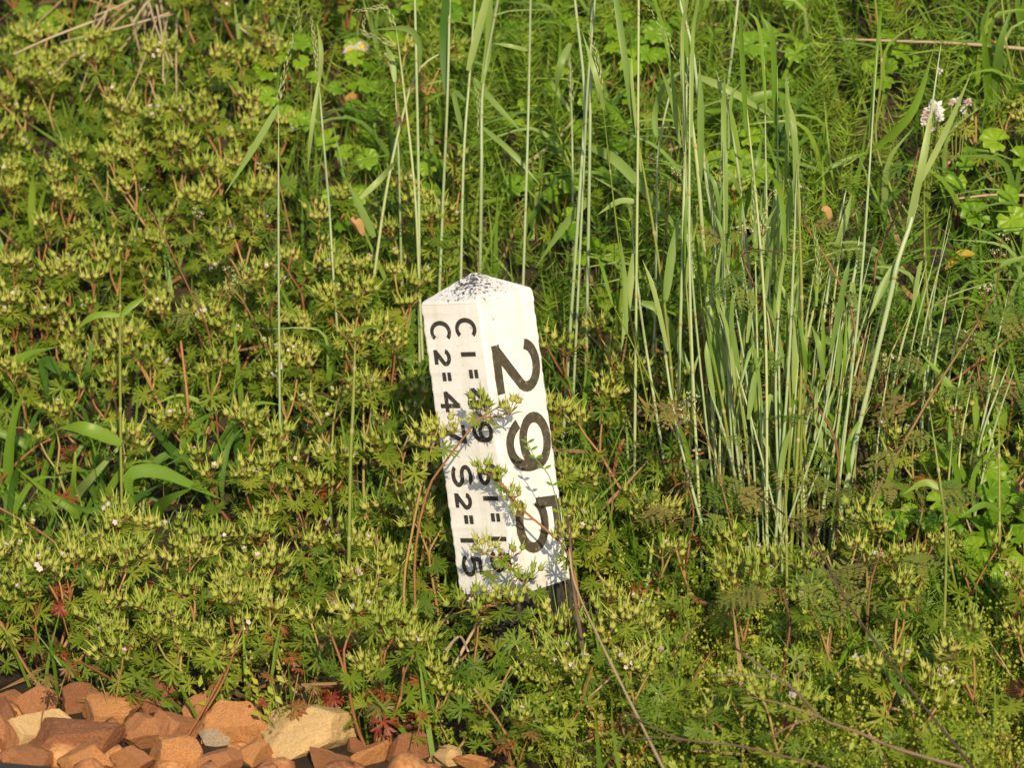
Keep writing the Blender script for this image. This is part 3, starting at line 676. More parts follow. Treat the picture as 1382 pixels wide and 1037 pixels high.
def red_tuft(px, py, n, label, h=.07, size=.045):
    e = at_ground(px, py, h); rl = np.array([e[0], e[1] + .01, float(ground(e[0], e[1] + .01))]); root = thing('red_leaf_tuft', label, 'red leaves', rl, 'reddened leaf tufts'); mb = MB()
    for k in range(n):
        a = 6.28 * k / n + rnd.uniform(-.5, .5); q = e + np.array([.022 * math.cos(a), -.01 + .015 * math.sin(a), rnd.uniform(-.02, .02)]); mb.tube([(0, 0, 0), (q - rl) * .5 + (0, 0, .006), q - rl], [.0012, .001, .0008], 4, 0, False); place_leaf(root, rl, q, (math.cos(a), math.sin(a), 0), size * rnd.uniform(.6, 1.1), True)
    part('stem', mb.mesh('stem', ['cranesbill stem']), root)
for px, py, n_, lab in [(292, 872, 3, 'red leaf tuft among stems above the orange stones'), (440, 842, 4, 'orange leaf tuft above the large ochre slab'), (447, 925, 4, 'red and orange leaves just above the ochre slab'), (432, 664, 5, 'star-shaped orange-brown tuft left of the stout stem'), (445, 880, 3, 'small red leaves left of the post base'), (100, 598, 4, 'dark red leaves under the broad grass leaf at left'), (828, 968, 4, 'bright red leaf tuft right of the tan stalk'), (795, 935, 3, 'orange leaves beside the tan stalk'), (925, 812, 2, 'orange-tipped leaf right of the post base'), (695, 990, 3, 'red leaves near the right end of the stone heap'), (510, 770, 3, 'orange leaves in the shade left of the post'), (600, 400, 2, 'red speck of leaf behind the post top left'), (70, 612, 2, 'little red leaves at the left edge'), (380, 350, 2, 'red leaf speck in the upper left thicket')]:
    red_tuft(px, py, n_, lab)
for i in range(22):
    px, py = rnd.uniform(40, 660), rnd.uniform(800, 960)
    if py > 915 + .13 * px and px < 640: continue
    red_tuft(px, py, rnd.choice((1, 2, 2)), 'little rusty leaves low between stems ' + ('above the left stones' if px < 250 else 'above the ochre slab' if px < 470 else 'left of the post base'), rnd.uniform(.05, .12), .040)
def vetch(path, label):
    Y = -.17; P = np.array([at_y(a, b, Y) for a, b in path]); g = np.array([P[0][0] + .02, Y, float(ground(P[0][0] + .02, Y)) - .005]); Q = smooth_path(np.vstack([g, P]), 20); root = thing('vetch_sprig', label, 'vetch', g); mb = MB(); mb.tube(Q - g, np.linspace(.0011, .0006, 20), 4); part('stem', mb.mesh('stem', ['green culm']), root)
    for k in range(9, 20, 2):
        for sg in (-1, 1):
            d_ = nrm([sg * .9, -.3, .55]); mb = MB(); u = np.linspace(0, 1, 6); mb.ribbon(np.outer(u, d_) * .013, .0045 * np.sin(np.pi * (u * .92 + .06)), (.2, -.8, .6), .3); part('leaflet', mb.mesh('leaflet', ['fresh blade']), root, Matrix.Translation(Vector(Q[k] - g)))
vetch([(764, 800), (758, 720), (744, 650), (722, 618), (712, 598)], 'small vetch sprig with paired leaflets over the 9 on the post')

# ------------------------------------------------------------------ grasses
def traced(path, hb, wob_=.02):
    """picture points of one stalk -> 3-D points standing on the bank; path runs upward, hb = height of its first point"""
    g0 = at_ground(path[0][0], path[0][1], hb); Y = g0[1]; P = []
    for i, (a, b) in enumerate(path): P.append(at_y(a, b, Y + wob_ * math.sin(i * 1.7 + a)))
    P = np.array(P); foot = np.array([P[0][0], P[0][1], float(ground(P[0][0], P[0][1])) - .01])
    t = P[0] - P[1] if len(P) > 1 else np.array([0, 0, -1]); foot[0] += np.clip(t[0] / max(abs(t[2]), .02) * (P[0][2] - foot[2]), -.04, .04)
    if path[-1][1] <= 4:
        e = P[-1] - P[-2]; P = np.vstack([P, P[-1] + nrm(e) * rnd.uniform(.12, .3)])
    return np.vstack([foot, P])
def spike_mesh(P, r=.004):
    mb = MB(); L = len(P)
    for i in range(34):
        t = i / 33 * (L - 1); k = min(int(t), L - 2); c = P[k] + (P[k + 1] - P[k]) * (t - k); ax_ = nrm(P[k + 1] - P[k]); a = i * 2.4
        x = nrm(np.cross(ax_, [.2, 1, .1])); y = np.cross(ax_, x); o_ = math.cos(a) * x + math.sin(a) * y; q = r * (1.1 - .6 * i / 33)
        s_ = np.cross(ax_, o_); e = c + o_ * q * .5
        mb.add([e, e + ax_ * q * 1.2 + s_ * q * .4 + o_ * q * .3, e + ax_ * q * 3.0 + o_ * q * .5, e + ax_ * q * 1.2 - s_ * q * .4 + o_ * q * .3, e + ax_ * q * 1.2 + o_ * q * .8], [(0, 1, 4), (1, 2, 4), (2, 3, 4), (3, 0, 4)])
    return mb
def stalk(path, hb, rad, label, group, blades=(), spike=None, mat='culm', bmat='blade', cat='grass', name='grass_stalk', nodes=True):
    P = traced(path, hb); Q = smooth_path(P, 22); rl = Q[0].copy(); n = len(Q)
    root = thing(name, label, cat, rl, group)
    mb = MB(); R = np.linspace(rad * 1.05, rad * .8, n); R[-5:] *= np.array([.95, .85, .7, .45, .15]) if path[-1][1] > 4 else 1.0; mb.tube(Q - rl, R, 6)
    for t_ in (.30, .52, .74):
        k_ = int(t_ * n) + (int(path[0][0]) % 3); k_ = min(k_, n - 2); c_ = Q[k_] - rl; d_ = nrm(Q[k_ + 1] - Q[k_]); mb.tube([c_ - d_ * .004, c_ - d_ * .001, c_ + d_ * .001, c_ + d_ * .004], [rad * .9, rad * 1.18, rad * 1.15, rad * .9], 6, 1)
    o = part('culm', mb.mesh('culm', [mat, 'node']), root)
    Y = P[1][1]
    for bp_ in blades:
        pts, w = bp_[0], bp_[1]; mt = bp_[2] if len(bp_) > 2 else bmat
        B3 = np.array([at_y(a, b, Y + (.05 * ((i * 37 + int(a)) % 7 / 7 - .5) if i else 0)) for i, (a, b) in enumerate(pts)])
        if pts[-1][1] <= 2: B3 = np.vstack([B3, B3[-1] + nrm(B3[-1] - B3[-2]) * .12])
        B3 = smooth_path(B3, 12); t = np.linspace(0, 1, 12); Wd = w / 880.0 * np.clip(np.minimum(.55 + t * 2.2, 1.0) * np.minimum(1, (1 - t) * 2.4 + .04), .02, 1)
        nb = MB(); nb.ribbon(B3 - rl, Wd, (rnd.uniform(-.5, .5), -1, rnd.uniform(-.1, .6)), fold=rnd.uniform(.15, .4), twist=rnd.uniform(-.6, .6)); part('leaf_blade', nb.mesh('blade', [mt]), root)
    if spike:
        B3 = smooth_path([at_y(a, b, Y) for a, b in spike], 10); part('seed_spike', spike_mesh(B3 - rl).mesh('spike', ['spike'], False), root)
    return root
TG = 'tall pale grass stalks behind the post'
for path, rad, lab, bl, sp in [
  ([(378, 590), (376, 350), (376, 140)], .0022, 'tall pale grass stalk at left with a bent leaf and slim spike', [([(376, 142), (345, 195), (303, 262)], 9)], [(376, 138), (388, 80), (405, 10)]),
  ([(450, 372), (445, 290), (436, 180), (430, 105)], .0022, 'pale grass stalk just left of the two pinkish daisies', [([(431, 110), (434, 70), (428, 30)], 7), ([(430, 110), (420, 180), (415, 235)], 6)], [(430, 100), (425, 60), (420, 24)]),
  ([(541, 330), (538, 210), (533, 108)], .0022, 'pale grass stalk with nodding tip right of the daisies', [([(533, 110), (528, 78), (518, 58)], 9)], [(533, 60), (505, 50), (490, 40), (495, 15)]),
  ([(567, 408), (560, 260), (545, 120), (535, 40)], .0024, 'pale grass stalk rising from the post\'s left shoulder', [], [(535, 40), (520, 10), (500, 12), (478, 14)]),
  ([(566, 400), (565, 240), (562, 90), (560, 0)], .0026, 'pale grass stalk with arched green leaf above the post\'s left shoulder', [([(562, 98), (566, 60), (550, 38), (502, 40)], 12)], None),
  ([(505, 372), (522, 255), (545, 150), (567, 92), (612, 62)], .0026, 'slanting pale grass stalk crossing others left of the post top', [([(505, 320), (490, 290), (466, 240)], 12), ([(486, 268), (515, 240), (535, 214)], 9)], None),
  ([(594, 372), (598, 270), (604, 130), (607, 0)], .0026, 'pale grass stalk sheathed by a broad dark leaf above the post', [([(603, 128), (599, 60), (602, 0)], 13, 'deep blade')], None),
  ([(622, 380), (626, 210), (634, 100), (641, 0)], .0024, 'pale grass stalk straight above the post\'s tip with broad sheath', [([(632, 95), (645, 45), (657, 0)], 12), ([(628, 135), (613, 125), (622, 170), (623, 190)], 8)], None),
  ([(648, 372), (650, 230), (652, 115), (672, 0)], .0030, 'thick pale grass stalk right of the post\'s tip', [([(651, 112), (659, 60), (661, 0)], 10), ([(652, 172), (690, 205), (728, 248)], 8), ([(640, 105), (668, 140), (708, 182)], 9)], [(648, 180), (646, 140), (640, 105)]),
  ([(706, 390), (711, 230), (714, 110), (716, 0)], .0024, 'single straight pale stalk between post tip and the paired stalks', [([(714, 68), (690, 62), (665, 58)], 6)], None),
  ([(768, 470), (783, 250), (789, 130), (776, 0)], .0028, 'pale grass stalk, left one of the pair right of the post', [([(770, 58), (755, 90), (750, 130)], 10)], None),
  ([(792, 440), (796, 210), (797, 100), (798, 0)], .0028, 'pale grass stalk, right one of the pair right of the post', [([(797, 198), (830, 215), (875, 262), (945, 345)], 15), ([(796, 268), (765, 300), (722, 362)], 12)], None),
  ([(777, 468), (787, 250), (793, 120), (803, 0)], .0022, 'thin pale stalk tangled with the paired stalks', [], None),
  ([(773, 262), (772, 170), (769, 78)], .0020, 'short pale spiked stalk left of the paired stalks', [([(769, 150), (750, 120), (738, 100)], 6)], [(772, 140), (770, 100), (768, 76)]),
  ([(857, 582), (859, 380), (861, 190), (862, 0)], .0024, 'very straight pale stalk halfway between post and tall grass bunch', [([(858, 180), (845, 90), (832, 0)], 9), ([(855, 342), (847, 410), (838, 474)], 10), ([(861, 272), (835, 272), (806, 290)], 8)], None),
  ([(885, 552), (872, 470), (863, 405), (852, 300)], .0024, 'pale stalk with a long drooping leaf right of the post\'s number', [([(866, 408), (890, 420), (918, 474), (947, 538)], 12)], None),
  ([(884, 430), (886, 300), (889, 200), (906, 120), (912, 105)], .0022, 'pale stalk with folded dark leaf left of the tall grass bunch', [([(886, 185), (885, 150), (900, 112), (942, 82)], 9)], None),
  ([(965, 600), (955, 420), (944, 255), (930, 125)], .0036, 'thick pale stalk with long nodding spike at the tall grass bunch', [([(945, 250), (946, 160), (944, 80)], 9), ([(898, 405), (905, 350), (918, 285)], 12)], [(930, 122), (905, 60), (870, 0)]),
  ([(975, 600), (968, 350), (952, 235), (937, 80), (917, 0)], .0028, 'pale stalk beside the thick spiked one, leaning left at top', [([(940, 102), (985, 122), (1050, 162)], 10)], None),
  ([(1003, 420), (1002, 280), (988, 180), (967, 95)], .0026, 'pale stalk ending in a stiff upright leaf at the tall grass bunch', [([(1000, 240), (988, 170), (966, 94)], 11, 'fresh blade'), ([(1002, 300), (1020, 230), (1030, 172)], 7, 'fresh blade')], None),
  ([(1022, 520), (1012, 376), (1000, 255)], .0028, 'pale stalk in the middle of the tall grass bunch', [([(1000, 262), (985, 235), (960, 215)], 7)], None),
  ([(983, 112), (990, 55), (996, 0)], .0026, 'lone pale stalk at the top edge above the tall grass bunch', [], None),
  ([(1098, 510), (1124, 355), (1133, 300), (1142, 255)], .0026, 'slanting pale stalk at the right side of the tall grass bunch', [([(1124, 350), (1140, 300), (1150, 260)], 9)], None),
  ([(1112, 540), (1151, 381), (1160, 318)], .0028, 'second slanting pale stalk right of the tall grass bunch', [([(1151, 381), (1150, 440), (1140, 480)], 12), ([(1140, 470), (1100, 452), (1048, 442)], 11)], None),
  ([(1150, 620), (1164, 558), (1202, 399), (1212, 352), (1240, 258), (1270, 60)], .0042, 'thick pale double stalk slanting up to the pinkish flower clump', [([(1182, 200), (1230, 150), (1262, 60)], 14, 'fresh blade'), ([(1225, 310), (1245, 220), (1262, 120)], 10), ([(1212, 352), (1190, 390), (1172, 430)], 10), ([(1240, 250), (1275, 180), (1312, 95)], 8)], None),
  ([(1330, 560), (1312, 556), (1272, 510), (1240, 474)], .0030, 'yellowing broad grass leaf leaning left at the right edge of the bunch', [([(1330, 562), (1290, 530), (1240, 474)], 12, 'fresh blade')], None),
]:
    stalk(path, .16, rad, lab, TG, bl, sp)
G2 = 'green stems and broad leaves at left'
stalk([(166, 752), (163, 600), (162, 440), (163, 352)], .05, .0026, 'upright yellow-green stem with paired leaves at the left', G2, [([(162, 426), (128, 426), (100, 447)], 9, 'fresh blade'), ([(164, 426), (178, 412), (198, 400)], 9, 'fresh blade'), ([(164, 600), (116, 580), (80, 578)], 20, 'fresh blade')], None, 'green culm', cat='stem', name='green_stem')
stalk([(470, 828), (473, 633), (477, 540), (480, 440)], .05, .0032, 'stout tan-green stem standing between left thicket and post', G2, [([(480, 452), (492, 442), (520, 440)], 7, 'fresh blade')], None, 'green culm', cat='stem', name='green_stem')
for path, lab in [([(1205, 262), (1182, 190), (1190, 90), (1181, 0)], 'yellow-green upright stem at the top right'), ([(1263, 510), (1250, 380), (1247, 255)], 'thin green stem right of the thick double stalk'),
                  ([(1273, 890), (1277, 735), (1270, 660), (1253, 540)], 'green stem at lower right with a leaf across'), ([(1296, 822), (1278, 715), (1286, 578)], 'tan-green stem crossing another at lower right'), ([(1349, 810), (1349, 690), (1348, 560)], 'straight green stem at the right edge'), ([(1062, 880), (1062, 760), (1060, 640)], 'pale green stem below the tall grass bunch'), ([(1378, 140), (1360, 70), (1352, 0)], 'green jointed stem in the top right corner')]:
    stalk(path, .06, .0024, lab, 'green stems at right', [([(path[-2][0], path[-2][1]), (path[-2][0] - 22, path[-2][1] - 8), (path[-2][0] - 52, path[-2][1] + 8)], 9, 'fresh blade')] if 'leaf' in lab or 'edge' in lab else [], None, 'green culm', cat='stem', name='green_stem')
def blade_plant(foot, blades, label, group, mat='fresh blade', hb=.02):
    g0 = at_ground(foot[0], foot[1], hb); rl = np.array([g0[0], g0[1], float(ground(g0[0], g0[1]))]); root = thing('broad_leaf_grass', label, 'grass', rl, group)
    for pts, w, *mm in blades:
        B3 = np.array([at_y(a, b, rl[1] - .02 - .03 * i + .02 * math.sin(a)) for i, (a, b) in enumerate(pts)]); B3 = smooth_path(np.vstack([rl * .35 + B3[0] * .65 + (0, 0, -.02), B3]), 14); t = np.linspace(0, 1, 14)
        Wd = w / 900.0 * np.clip(np.minimum(.25 + t * 2.6, 1.0) * np.minimum(1, (1 - t) * 2.0 + .03), .02, 1)
        nb = MB(); nb.ribbon(B3 - rl, Wd, (rnd.uniform(-.4, .4), -1, rnd.uniform(.2, .9)), fold=rnd.uniform(.2, .45), twist=rnd.uniform(-.3, .3)); part('leaf_blade', nb.mesh('blade', [mm[0] if mm else mat]), root)
# the dense bunch
for i in range(58):
    tall = i % 4 == 0
    bx = rnd.gauss(1018, 60); by = rnd.uniform(620, 740); ty = rnd.uniform(40, 260) if tall else rnd.uniform(260, 520); tx = bx + (bx - 1010) * .30 + rnd.uniform(-50, 26) + (rnd.uniform(-90, 110) if i % 5 == 1 else 0)
    mid = ((bx + tx) / 2 + rnd.uniform(-14, 14), (by + ty) / 2)
    t0 = rnd.uniform(.80, .95); lx = rnd.uniform(-28, 28)
    bl = [([(bx + (tx - bx) * t0, by + (ty - by) * t0), (tx + lx * .3, ty - rnd.uniform(15, 40)), (tx + lx, ty - rnd.uniform(50, 95))], rnd.uniform(4.5, 8), rnd.choice(('blade', 'blade', 'fresh blade')))]
    for q in range(rnd.choice((0, 1, 1, 2))):
        t = rnd.uniform(.1, .8); sx, sy = bx + (tx - bx) * t, by + (ty - by) * t; L = rnd.uniform(80, 190); lean = rnd.uniform(-.35, .35)
        end = sy - L * rnd.uniform(.85, 1.05) if rnd.random() < .82 else sy - L * rnd.uniform(.1, .4)
        bl.append(([(sx, sy), (sx + lean * L * .4, sy - L * .55), (sx + lean * L * 1.0, end)], rnd.uniform(5, 9), rnd.choice(('blade', 'blade', 'fresh blade'))))
    stalk([(bx, by), mid, (tx, ty)], .10, rnd.uniform(.0015, .0030), ('tall ' if tall else '') + 'pale %s in the %s of the dense grass bunch' % (['leafless stalk', 'stalk with one side leaf', 'stalk with two side leaves'][len(bl) - 1], 'left third' if bx < 995 else 'middle' if bx < 1050 else 'right third'), 'stalks of the dense grass bunch', bl, [(tx, ty + 6), (tx + lx * .2, ty - 40), (tx + lx * .6, ty - 75)] if i % 9 == 0 else None, rnd.choice(('culm', 'culm', 'green culm')))
# loose grass tufts with crossing blades, behind and right of the post
for i in range(64):
    px, py = rnd.uniform(430, 1400), rnd.uniform(60, 560)
    if 540 < px < 790 and py > 330: px += 260
    bl = []
    for q in range(rnd.choice((2, 3, 3, 4))):
        L = rnd.uniform(60, 170); a = rnd.gauss(0, .55); k = rnd.uniform(.25, .9) * (1 if a > 0 else -1)
        bl.append(([(px + rnd.uniform(-6, 6), py - 20), (px + L * .5 * math.sin(a), py - 20 - L * .55 * math.cos(a)), (px + L * math.sin(a + k), py - 20 - L * max(math.cos(a + k), .25))], rnd.uniform(4.5, 10), rnd.choice(('blade', 'fresh blade', 'fresh blade', 'deep blade'))))
    w_ = 'under the stalks above the post' if px < 760 and py < 360 else 'between the post and the grass bunch' if px < 930 else 'behind the grass bunch' if px < 1130 else 'near the right edge' if py > 250 else 'in the top right corner'
    blade_plant((px, py), bl, 'small tuft of %s narrow crossing blades %s' % (('two', 'three', 'four')[len(bl) - 2], w_), 'small loose grass tufts')
for i in range(26):
    bx = rnd.uniform(1080, 1330); by = rnd.uniform(560, 700); tx = bx + rnd.uniform(10, 60); ty = by - rnd.uniform(140, 300)
    stalk([(bx, by), ((bx + tx) / 2 - 6, (by + ty) / 2), (tx, ty)], .10, rnd.uniform(.0014, .0022), 'slender green stalk between the dense grass bunch and the right edge', 'slender stalks at right', [([(bx, by), (bx + rnd.uniform(-30, 30), by - 60), (bx + rnd.uniform(-60, 60), by - 110)], rnd.uniform(6, 10), 'fresh blade')])
# broad grass leaves on the left
GB = 'broad-leaved grasses at left'
blade_plant((30, 700), [([(12, 660), (17, 578), (37, 515)], 18), ([(5, 660), (29, 682), (58, 705)], 16), ([(60, 640), (72, 600), (78, 545)], 10)], 'broad-leaved grass with upright blades at the left edge', GB)
blade_plant((105, 720), [([(101, 673), (130, 638), (189, 573)], 14, 'blade'), ([(100, 690), (70, 670), (20, 630)], 14), ([(96, 690), (100, 640), (102, 600)], 10)], 'broad-leaved grass whose bluish blade slants up to the right', GB)
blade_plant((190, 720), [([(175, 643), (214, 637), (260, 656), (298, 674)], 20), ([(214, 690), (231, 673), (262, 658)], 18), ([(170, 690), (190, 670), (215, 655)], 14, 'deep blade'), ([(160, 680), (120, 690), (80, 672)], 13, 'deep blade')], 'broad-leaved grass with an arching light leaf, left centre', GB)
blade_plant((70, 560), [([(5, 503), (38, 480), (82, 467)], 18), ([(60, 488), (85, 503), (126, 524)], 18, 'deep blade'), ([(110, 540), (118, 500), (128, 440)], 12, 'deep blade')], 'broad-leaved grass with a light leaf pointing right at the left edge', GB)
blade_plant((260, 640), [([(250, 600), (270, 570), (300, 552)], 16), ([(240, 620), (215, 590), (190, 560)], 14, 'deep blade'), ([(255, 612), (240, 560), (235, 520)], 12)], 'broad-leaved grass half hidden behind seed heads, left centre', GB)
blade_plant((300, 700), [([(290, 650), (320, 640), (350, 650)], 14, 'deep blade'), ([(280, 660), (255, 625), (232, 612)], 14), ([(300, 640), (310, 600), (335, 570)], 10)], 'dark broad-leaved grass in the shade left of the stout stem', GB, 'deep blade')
for i in range(9):
    px, py = rnd.uniform(-30, 330), rnd.uniform(560, 770); bl = []
    for q in range(3):
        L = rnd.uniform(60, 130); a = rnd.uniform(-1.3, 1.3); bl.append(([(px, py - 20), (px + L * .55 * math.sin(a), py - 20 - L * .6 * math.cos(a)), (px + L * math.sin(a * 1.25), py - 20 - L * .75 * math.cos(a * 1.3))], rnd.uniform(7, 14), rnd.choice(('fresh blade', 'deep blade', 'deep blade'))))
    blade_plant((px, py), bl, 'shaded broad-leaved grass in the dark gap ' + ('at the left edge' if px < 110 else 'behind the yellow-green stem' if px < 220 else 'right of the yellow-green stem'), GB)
blade_plant((34, 130), [([(36, 75), (35, 40), (33, 0)], 14, 'deep blade'), ([(30, 100), (15, 60), (8, 20)], 8)], 'dark upright grass leaf in the top left corner', GB)
blade_plant((44, 330), [([(43, 290), (44, 250), (47, 224)], 12), ([(50, 300), (60, 260), (75, 235)], 7)], 'short upright grass leaf in the upper left thicket', GB)
blade_plant((420, 330), [([(430, 310), (410, 270), (385, 245)], 14), ([(440, 300), (460, 262), (470, 240)], 12), ([(400, 330), (370, 345), (330, 368)], 10)], 'arched light grass leaves left of the post among seed heads', GB)
blade_plant((545, 480), [([(540, 455), (555, 420), (573, 368)], 15, 'blade'), ([(545, 470), (520, 460), (490, 455)], 8)], 'pale straight leaf touching the post\'s upper left corner', GB)
blade_plant((1250, 1010), [([(1253, 995), (1238, 970), (1221, 941), (1189, 897)], 24, 'deep blade'), ([(1260, 1000), (1275, 985), (1300, 975)], 20), ([(1265, 1010), (1300, 1000), (1335, 1000)], 18)], 'broad-leaved plant with long dark leaf at the bottom right', 'broad-leaved plants at right', hb=.01)
blade_plant((1350, 850), [([(1347, 835), (1332, 812), (1306, 776)], 16, 'deep blade'), ([(1345, 850), (1370, 830), (1382, 800)], 14), ([(1330, 850), (1290, 840), (1250, 850)], 16, 'deep blade')], 'broad-leaved plant with narrow leaves low at the right edge', 'broad-leaved plants at right', hb=.01)
blade_plant((1352, 620), [([(1350, 560), (1340, 505), (1329, 460)], 20), ([(1345, 580), (1365, 560), (1382, 555)], 12)], 'lance-shaped light green leaf standing at the right edge', 'broad-leaved plants at right')
blade_plant((980, 210), [([(985, 150), (1010, 138), (1050, 128), (1105, 155)], 22), ([(1000, 145), (960, 150), (945, 142)], 12), ([(1050, 150), (1075, 120), (1060, 110)], 18)], 'broad light green leaves above the tall grass bunch', 'broad-leaved plants at right')
blade_plant((1350, 160), [([(1345, 120), (1350, 60), (1365, 10)], 16, 'deep blade'), ([(1335, 130), (1330, 70), (1325, 20)], 14), ([(1360, 150), (1378, 120), (1390, 80)], 12, 'deep blade')], 'dark broad leaves in the top right corner', 'broad-leaved plants at right')
blade_plant((690, 60), [([(740, 40), (735, 12), (700, 4), (680, 2)], 14, 'deep blade'), ([(745, 90), (752, 40), (770, 8)], 9)], 'dark arched leaf at the top edge between the stalks', 'broad-leaved plants at right')

# ------------------------------------------------------------------ ground ivy
def ivy(px, py, leaves, label, size=.05, h=.125, group='ground ivy patches'):
    g0 = at_ground(px, py, h); rl = np.array([g0[0], g0[1], float(ground(g0[0], g0[1]))]); root = thing('ground_ivy', label, 'ground ivy', rl, group); mb = MB()
    for i in range(leaves):
        a = 2.4 * i + rnd.uniform(-.4, .4); rr = .028 * math.sqrt(i + .3) * size / .05; x, y = rl[0] + rr * math.cos(a), rl[1] + rr * math.sin(a) * 1.1
        e = np.array([x, y, float(ground(x, y)) + h + rnd.uniform(-.035, .03)]); f0 = np.array([(x + rl[0]) / 2, (y + rl[1]) / 2 + .01, float(ground((x + rl[0]) / 2, (y + rl[1]) / 2)) - .005])
        mb.tube(np.array([f0, (f0 + e) / 2 + (0, 0, .008), e]) - rl, [.0012, .001, .0009], 3, 0, False)
        nn = np.array([0, 0, .55]) + TOSUN * rnd.uniform(.5, 1.1) + np.array([rnd.uniform(-.5, .5), rnd.uniform(-.4, .3), 0])
        part('leaf', rnd.choice(IVY), root, frame(e - rl, (math.cos(a), math.sin(a) - .4, 0), nn, size * rnd.uniform(.7, 1.2)))
    part('runner', mb.mesh('runner', ['cranesbill stem']), root)
for px, py, nl, lab, sz in [(55, 22, 2, 'large scalloped leaves in the top left corner beside the straw', .055), (85, 6, 2, 'scalloped leaf at the top edge left of the straw', .05), (20, 60, 2, 'scalloped leaf low at the left edge below the corner leaves', .045),
   (330, 130, 4, 'scalloped leaves among seed heads at upper left', .045), (395, 75, 5, 'scalloped leaves left of the daisies', .045), (400, 150, 5, 'scalloped leaves below left of the daisies', .045), (500, 110, 7, 'bright scalloped leaves just below the two daisies', .055), (545, 20, 4, 'scalloped leaves at the top edge by the nodding spike', .045),
   (600, 30, 4, 'scalloped leaves at the top edge above the post', .045), (680, 25, 6, 'scalloped leaves at the top edge behind the thick stalk', .045), (615, 230, 5, 'scalloped leaves above the post\'s left shoulder', .045), (735, 250, 6, 'bright scalloped leaves right of the lone straight stalk', .048), (760, 290, 4, 'scalloped leaves behind the paired stalks', .045),
   (870, 35, 5, 'scalloped leaves at the top edge right of the straight stalk', .045), (875, 75, 4, 'bright round leaves between the straight and the nodding stalk', .045), (845, 85, 4, 'bright round leaves left of the straight pale stalk', .045), (1062, 60, 5, 'big scalloped leaf clump at the top right', .06), (905, 15, 4, 'scalloped leaves in the top edge above the nodding spike', .04),
   (470, 290, 4, 'scalloped leaves in shade left of the post', .045), (980, 240, 6, 'bright scalloped leaves behind the top of the grass bunch', .055), (1365, 230, 2, 'bright scalloped leaf at the right edge', .06), (1345, 285, 3, 'scalloped leaf pair near the right edge', .055), (1290, 215, 4, 'round leaves right of the pinkish flower clump', .045), (1230, 70, 3, 'round clover-like leaves at the top right', .04), (1190, 80, 4, 'clover-like leaves left of the yellow-green stem', .036),
   (1320, 655, 4, 'bright scalloped leaves at the right edge, upper of two', .055), (1310, 710, 4, 'round shiny leaf at the right edge, lower of two', .06), (1350, 620, 4, 'scalloped leaves beside the straight green stem', .05), (1370, 720, 5, 'scalloped leaf cluster at the very right edge', .055), (1245, 700, 6, 'low scalloped leaves below the brown fern-like weed', .04), (1200, 700, 4, 'low round leaves under the reddish stems', .036), (1340, 770, 4, 'shaded scalloped leaves lower right', .05), (1270, 615, 4, 'small round leaves under the horizontal stick', .04)]:
    ivy(px, py, nl, 'ground ivy, ' + lab, sz * .92)
for i in range(20):
    px, py = rnd.uniform(430, 1080), rnd.uniform(0, 360)
    if 560 < px < 730 and py > 330: continue
    ivy(px, py, rnd.choice((3, 4, 5)), 'small ground ivy patch under the tall stalks behind the post', .045, .10, 'small ground ivy patches')

# ------------------------------------------------------------------ hedge parsley (brown-tinged, fern-like) on the right
def parsley(path, leaves, umbels, label, rad=.0022, hb=.10):
    P = traced(path, hb, .01); Q = smooth_path(P, 18); rl = Q[0].copy(); root = thing('hedge_parsley', label, 'hedge parsley', rl, 'hedge parsley weeds at right'); mb = MB(); mb.tube(Q - rl, np.linspace(rad, rad * .6, 18), 5); Y = P[1][1]
    for a, b, L, ang in leaves:
        e = at_y(a, b, Y - .02); k = np.argmin(((Q - e) ** 2).sum(1)); mb.tube([Q[k] - rl, (Q[k] + e) / 2 - rl + (0, 0, .004), e - rl], [.001, .0009, .0008], 3, 0, False)
        t = math.radians(ang); part('leaf', rnd.choice(FERN)[1], root, frame(e - rl, (math.cos(t), -rnd.uniform(-.2, .9), math.sin(t) * .5), nrm(np.array([rnd.uniform(-.5, .5), rnd.uniform(-.7, .25), .8])), L / 880 * rnd.uniform(.75, 1.1)))
    for a, b, s_ in umbels[::1] if len(umbels) < 4 else umbels[::2]:
        e = at_y(a, b, Y - .02); k = np.argmin(((Q - e) ** 2).sum(1) + np.where(Q[:, 2] > e[2] - .02, .02, 0)); mb.tube([Q[k] - rl, (Q[k] + e) / 2 - rl + (.002, 0, -.004), e - rl], [.0009, .0008, .0007], 3, 0, False)
        part('flower_umbel', rnd.choice(UMB), root, frame(e - rl, (1, 0, 0), nrm([rnd.uniform(-.3, .3), -.35, 1]), s_))
    part('stem', mb.mesh('stem', ['parsley stem']), root)
parsley([(1154, 620), (1154, 445), (1127, 370), (1092, 312), (1066, 266)], [(1100, 330, 70, 150), (1075, 300, 60, 200), (1130, 390, 70, 20), (1140, 430, 70, 160), (1090, 300, 55, 30)], [(1060, 255, 1.0), (1075, 262, .8), (1052, 268, .8)], 'hedge parsley with thin brown stem leaning left across the tall grass')
parsley([(1130, 700), (1130, 603), (1098, 540), (1069, 486), (1041, 436), (1000, 345)], [(1010, 355, 85, 150), (1000, 340, 75, 20), (1030, 400, 80, 180), (1050, 430, 70, 10), (1070, 480, 80, 200), (1100, 560, 80, 170), (990, 330, 60, 100), (1010, 380, 60, 260)], [(1020, 322, 1), (1003, 318, .9), (1032, 315, .8)], 'hedge parsley with reddish stem and bronze leaves before the grass bunch', .0026)
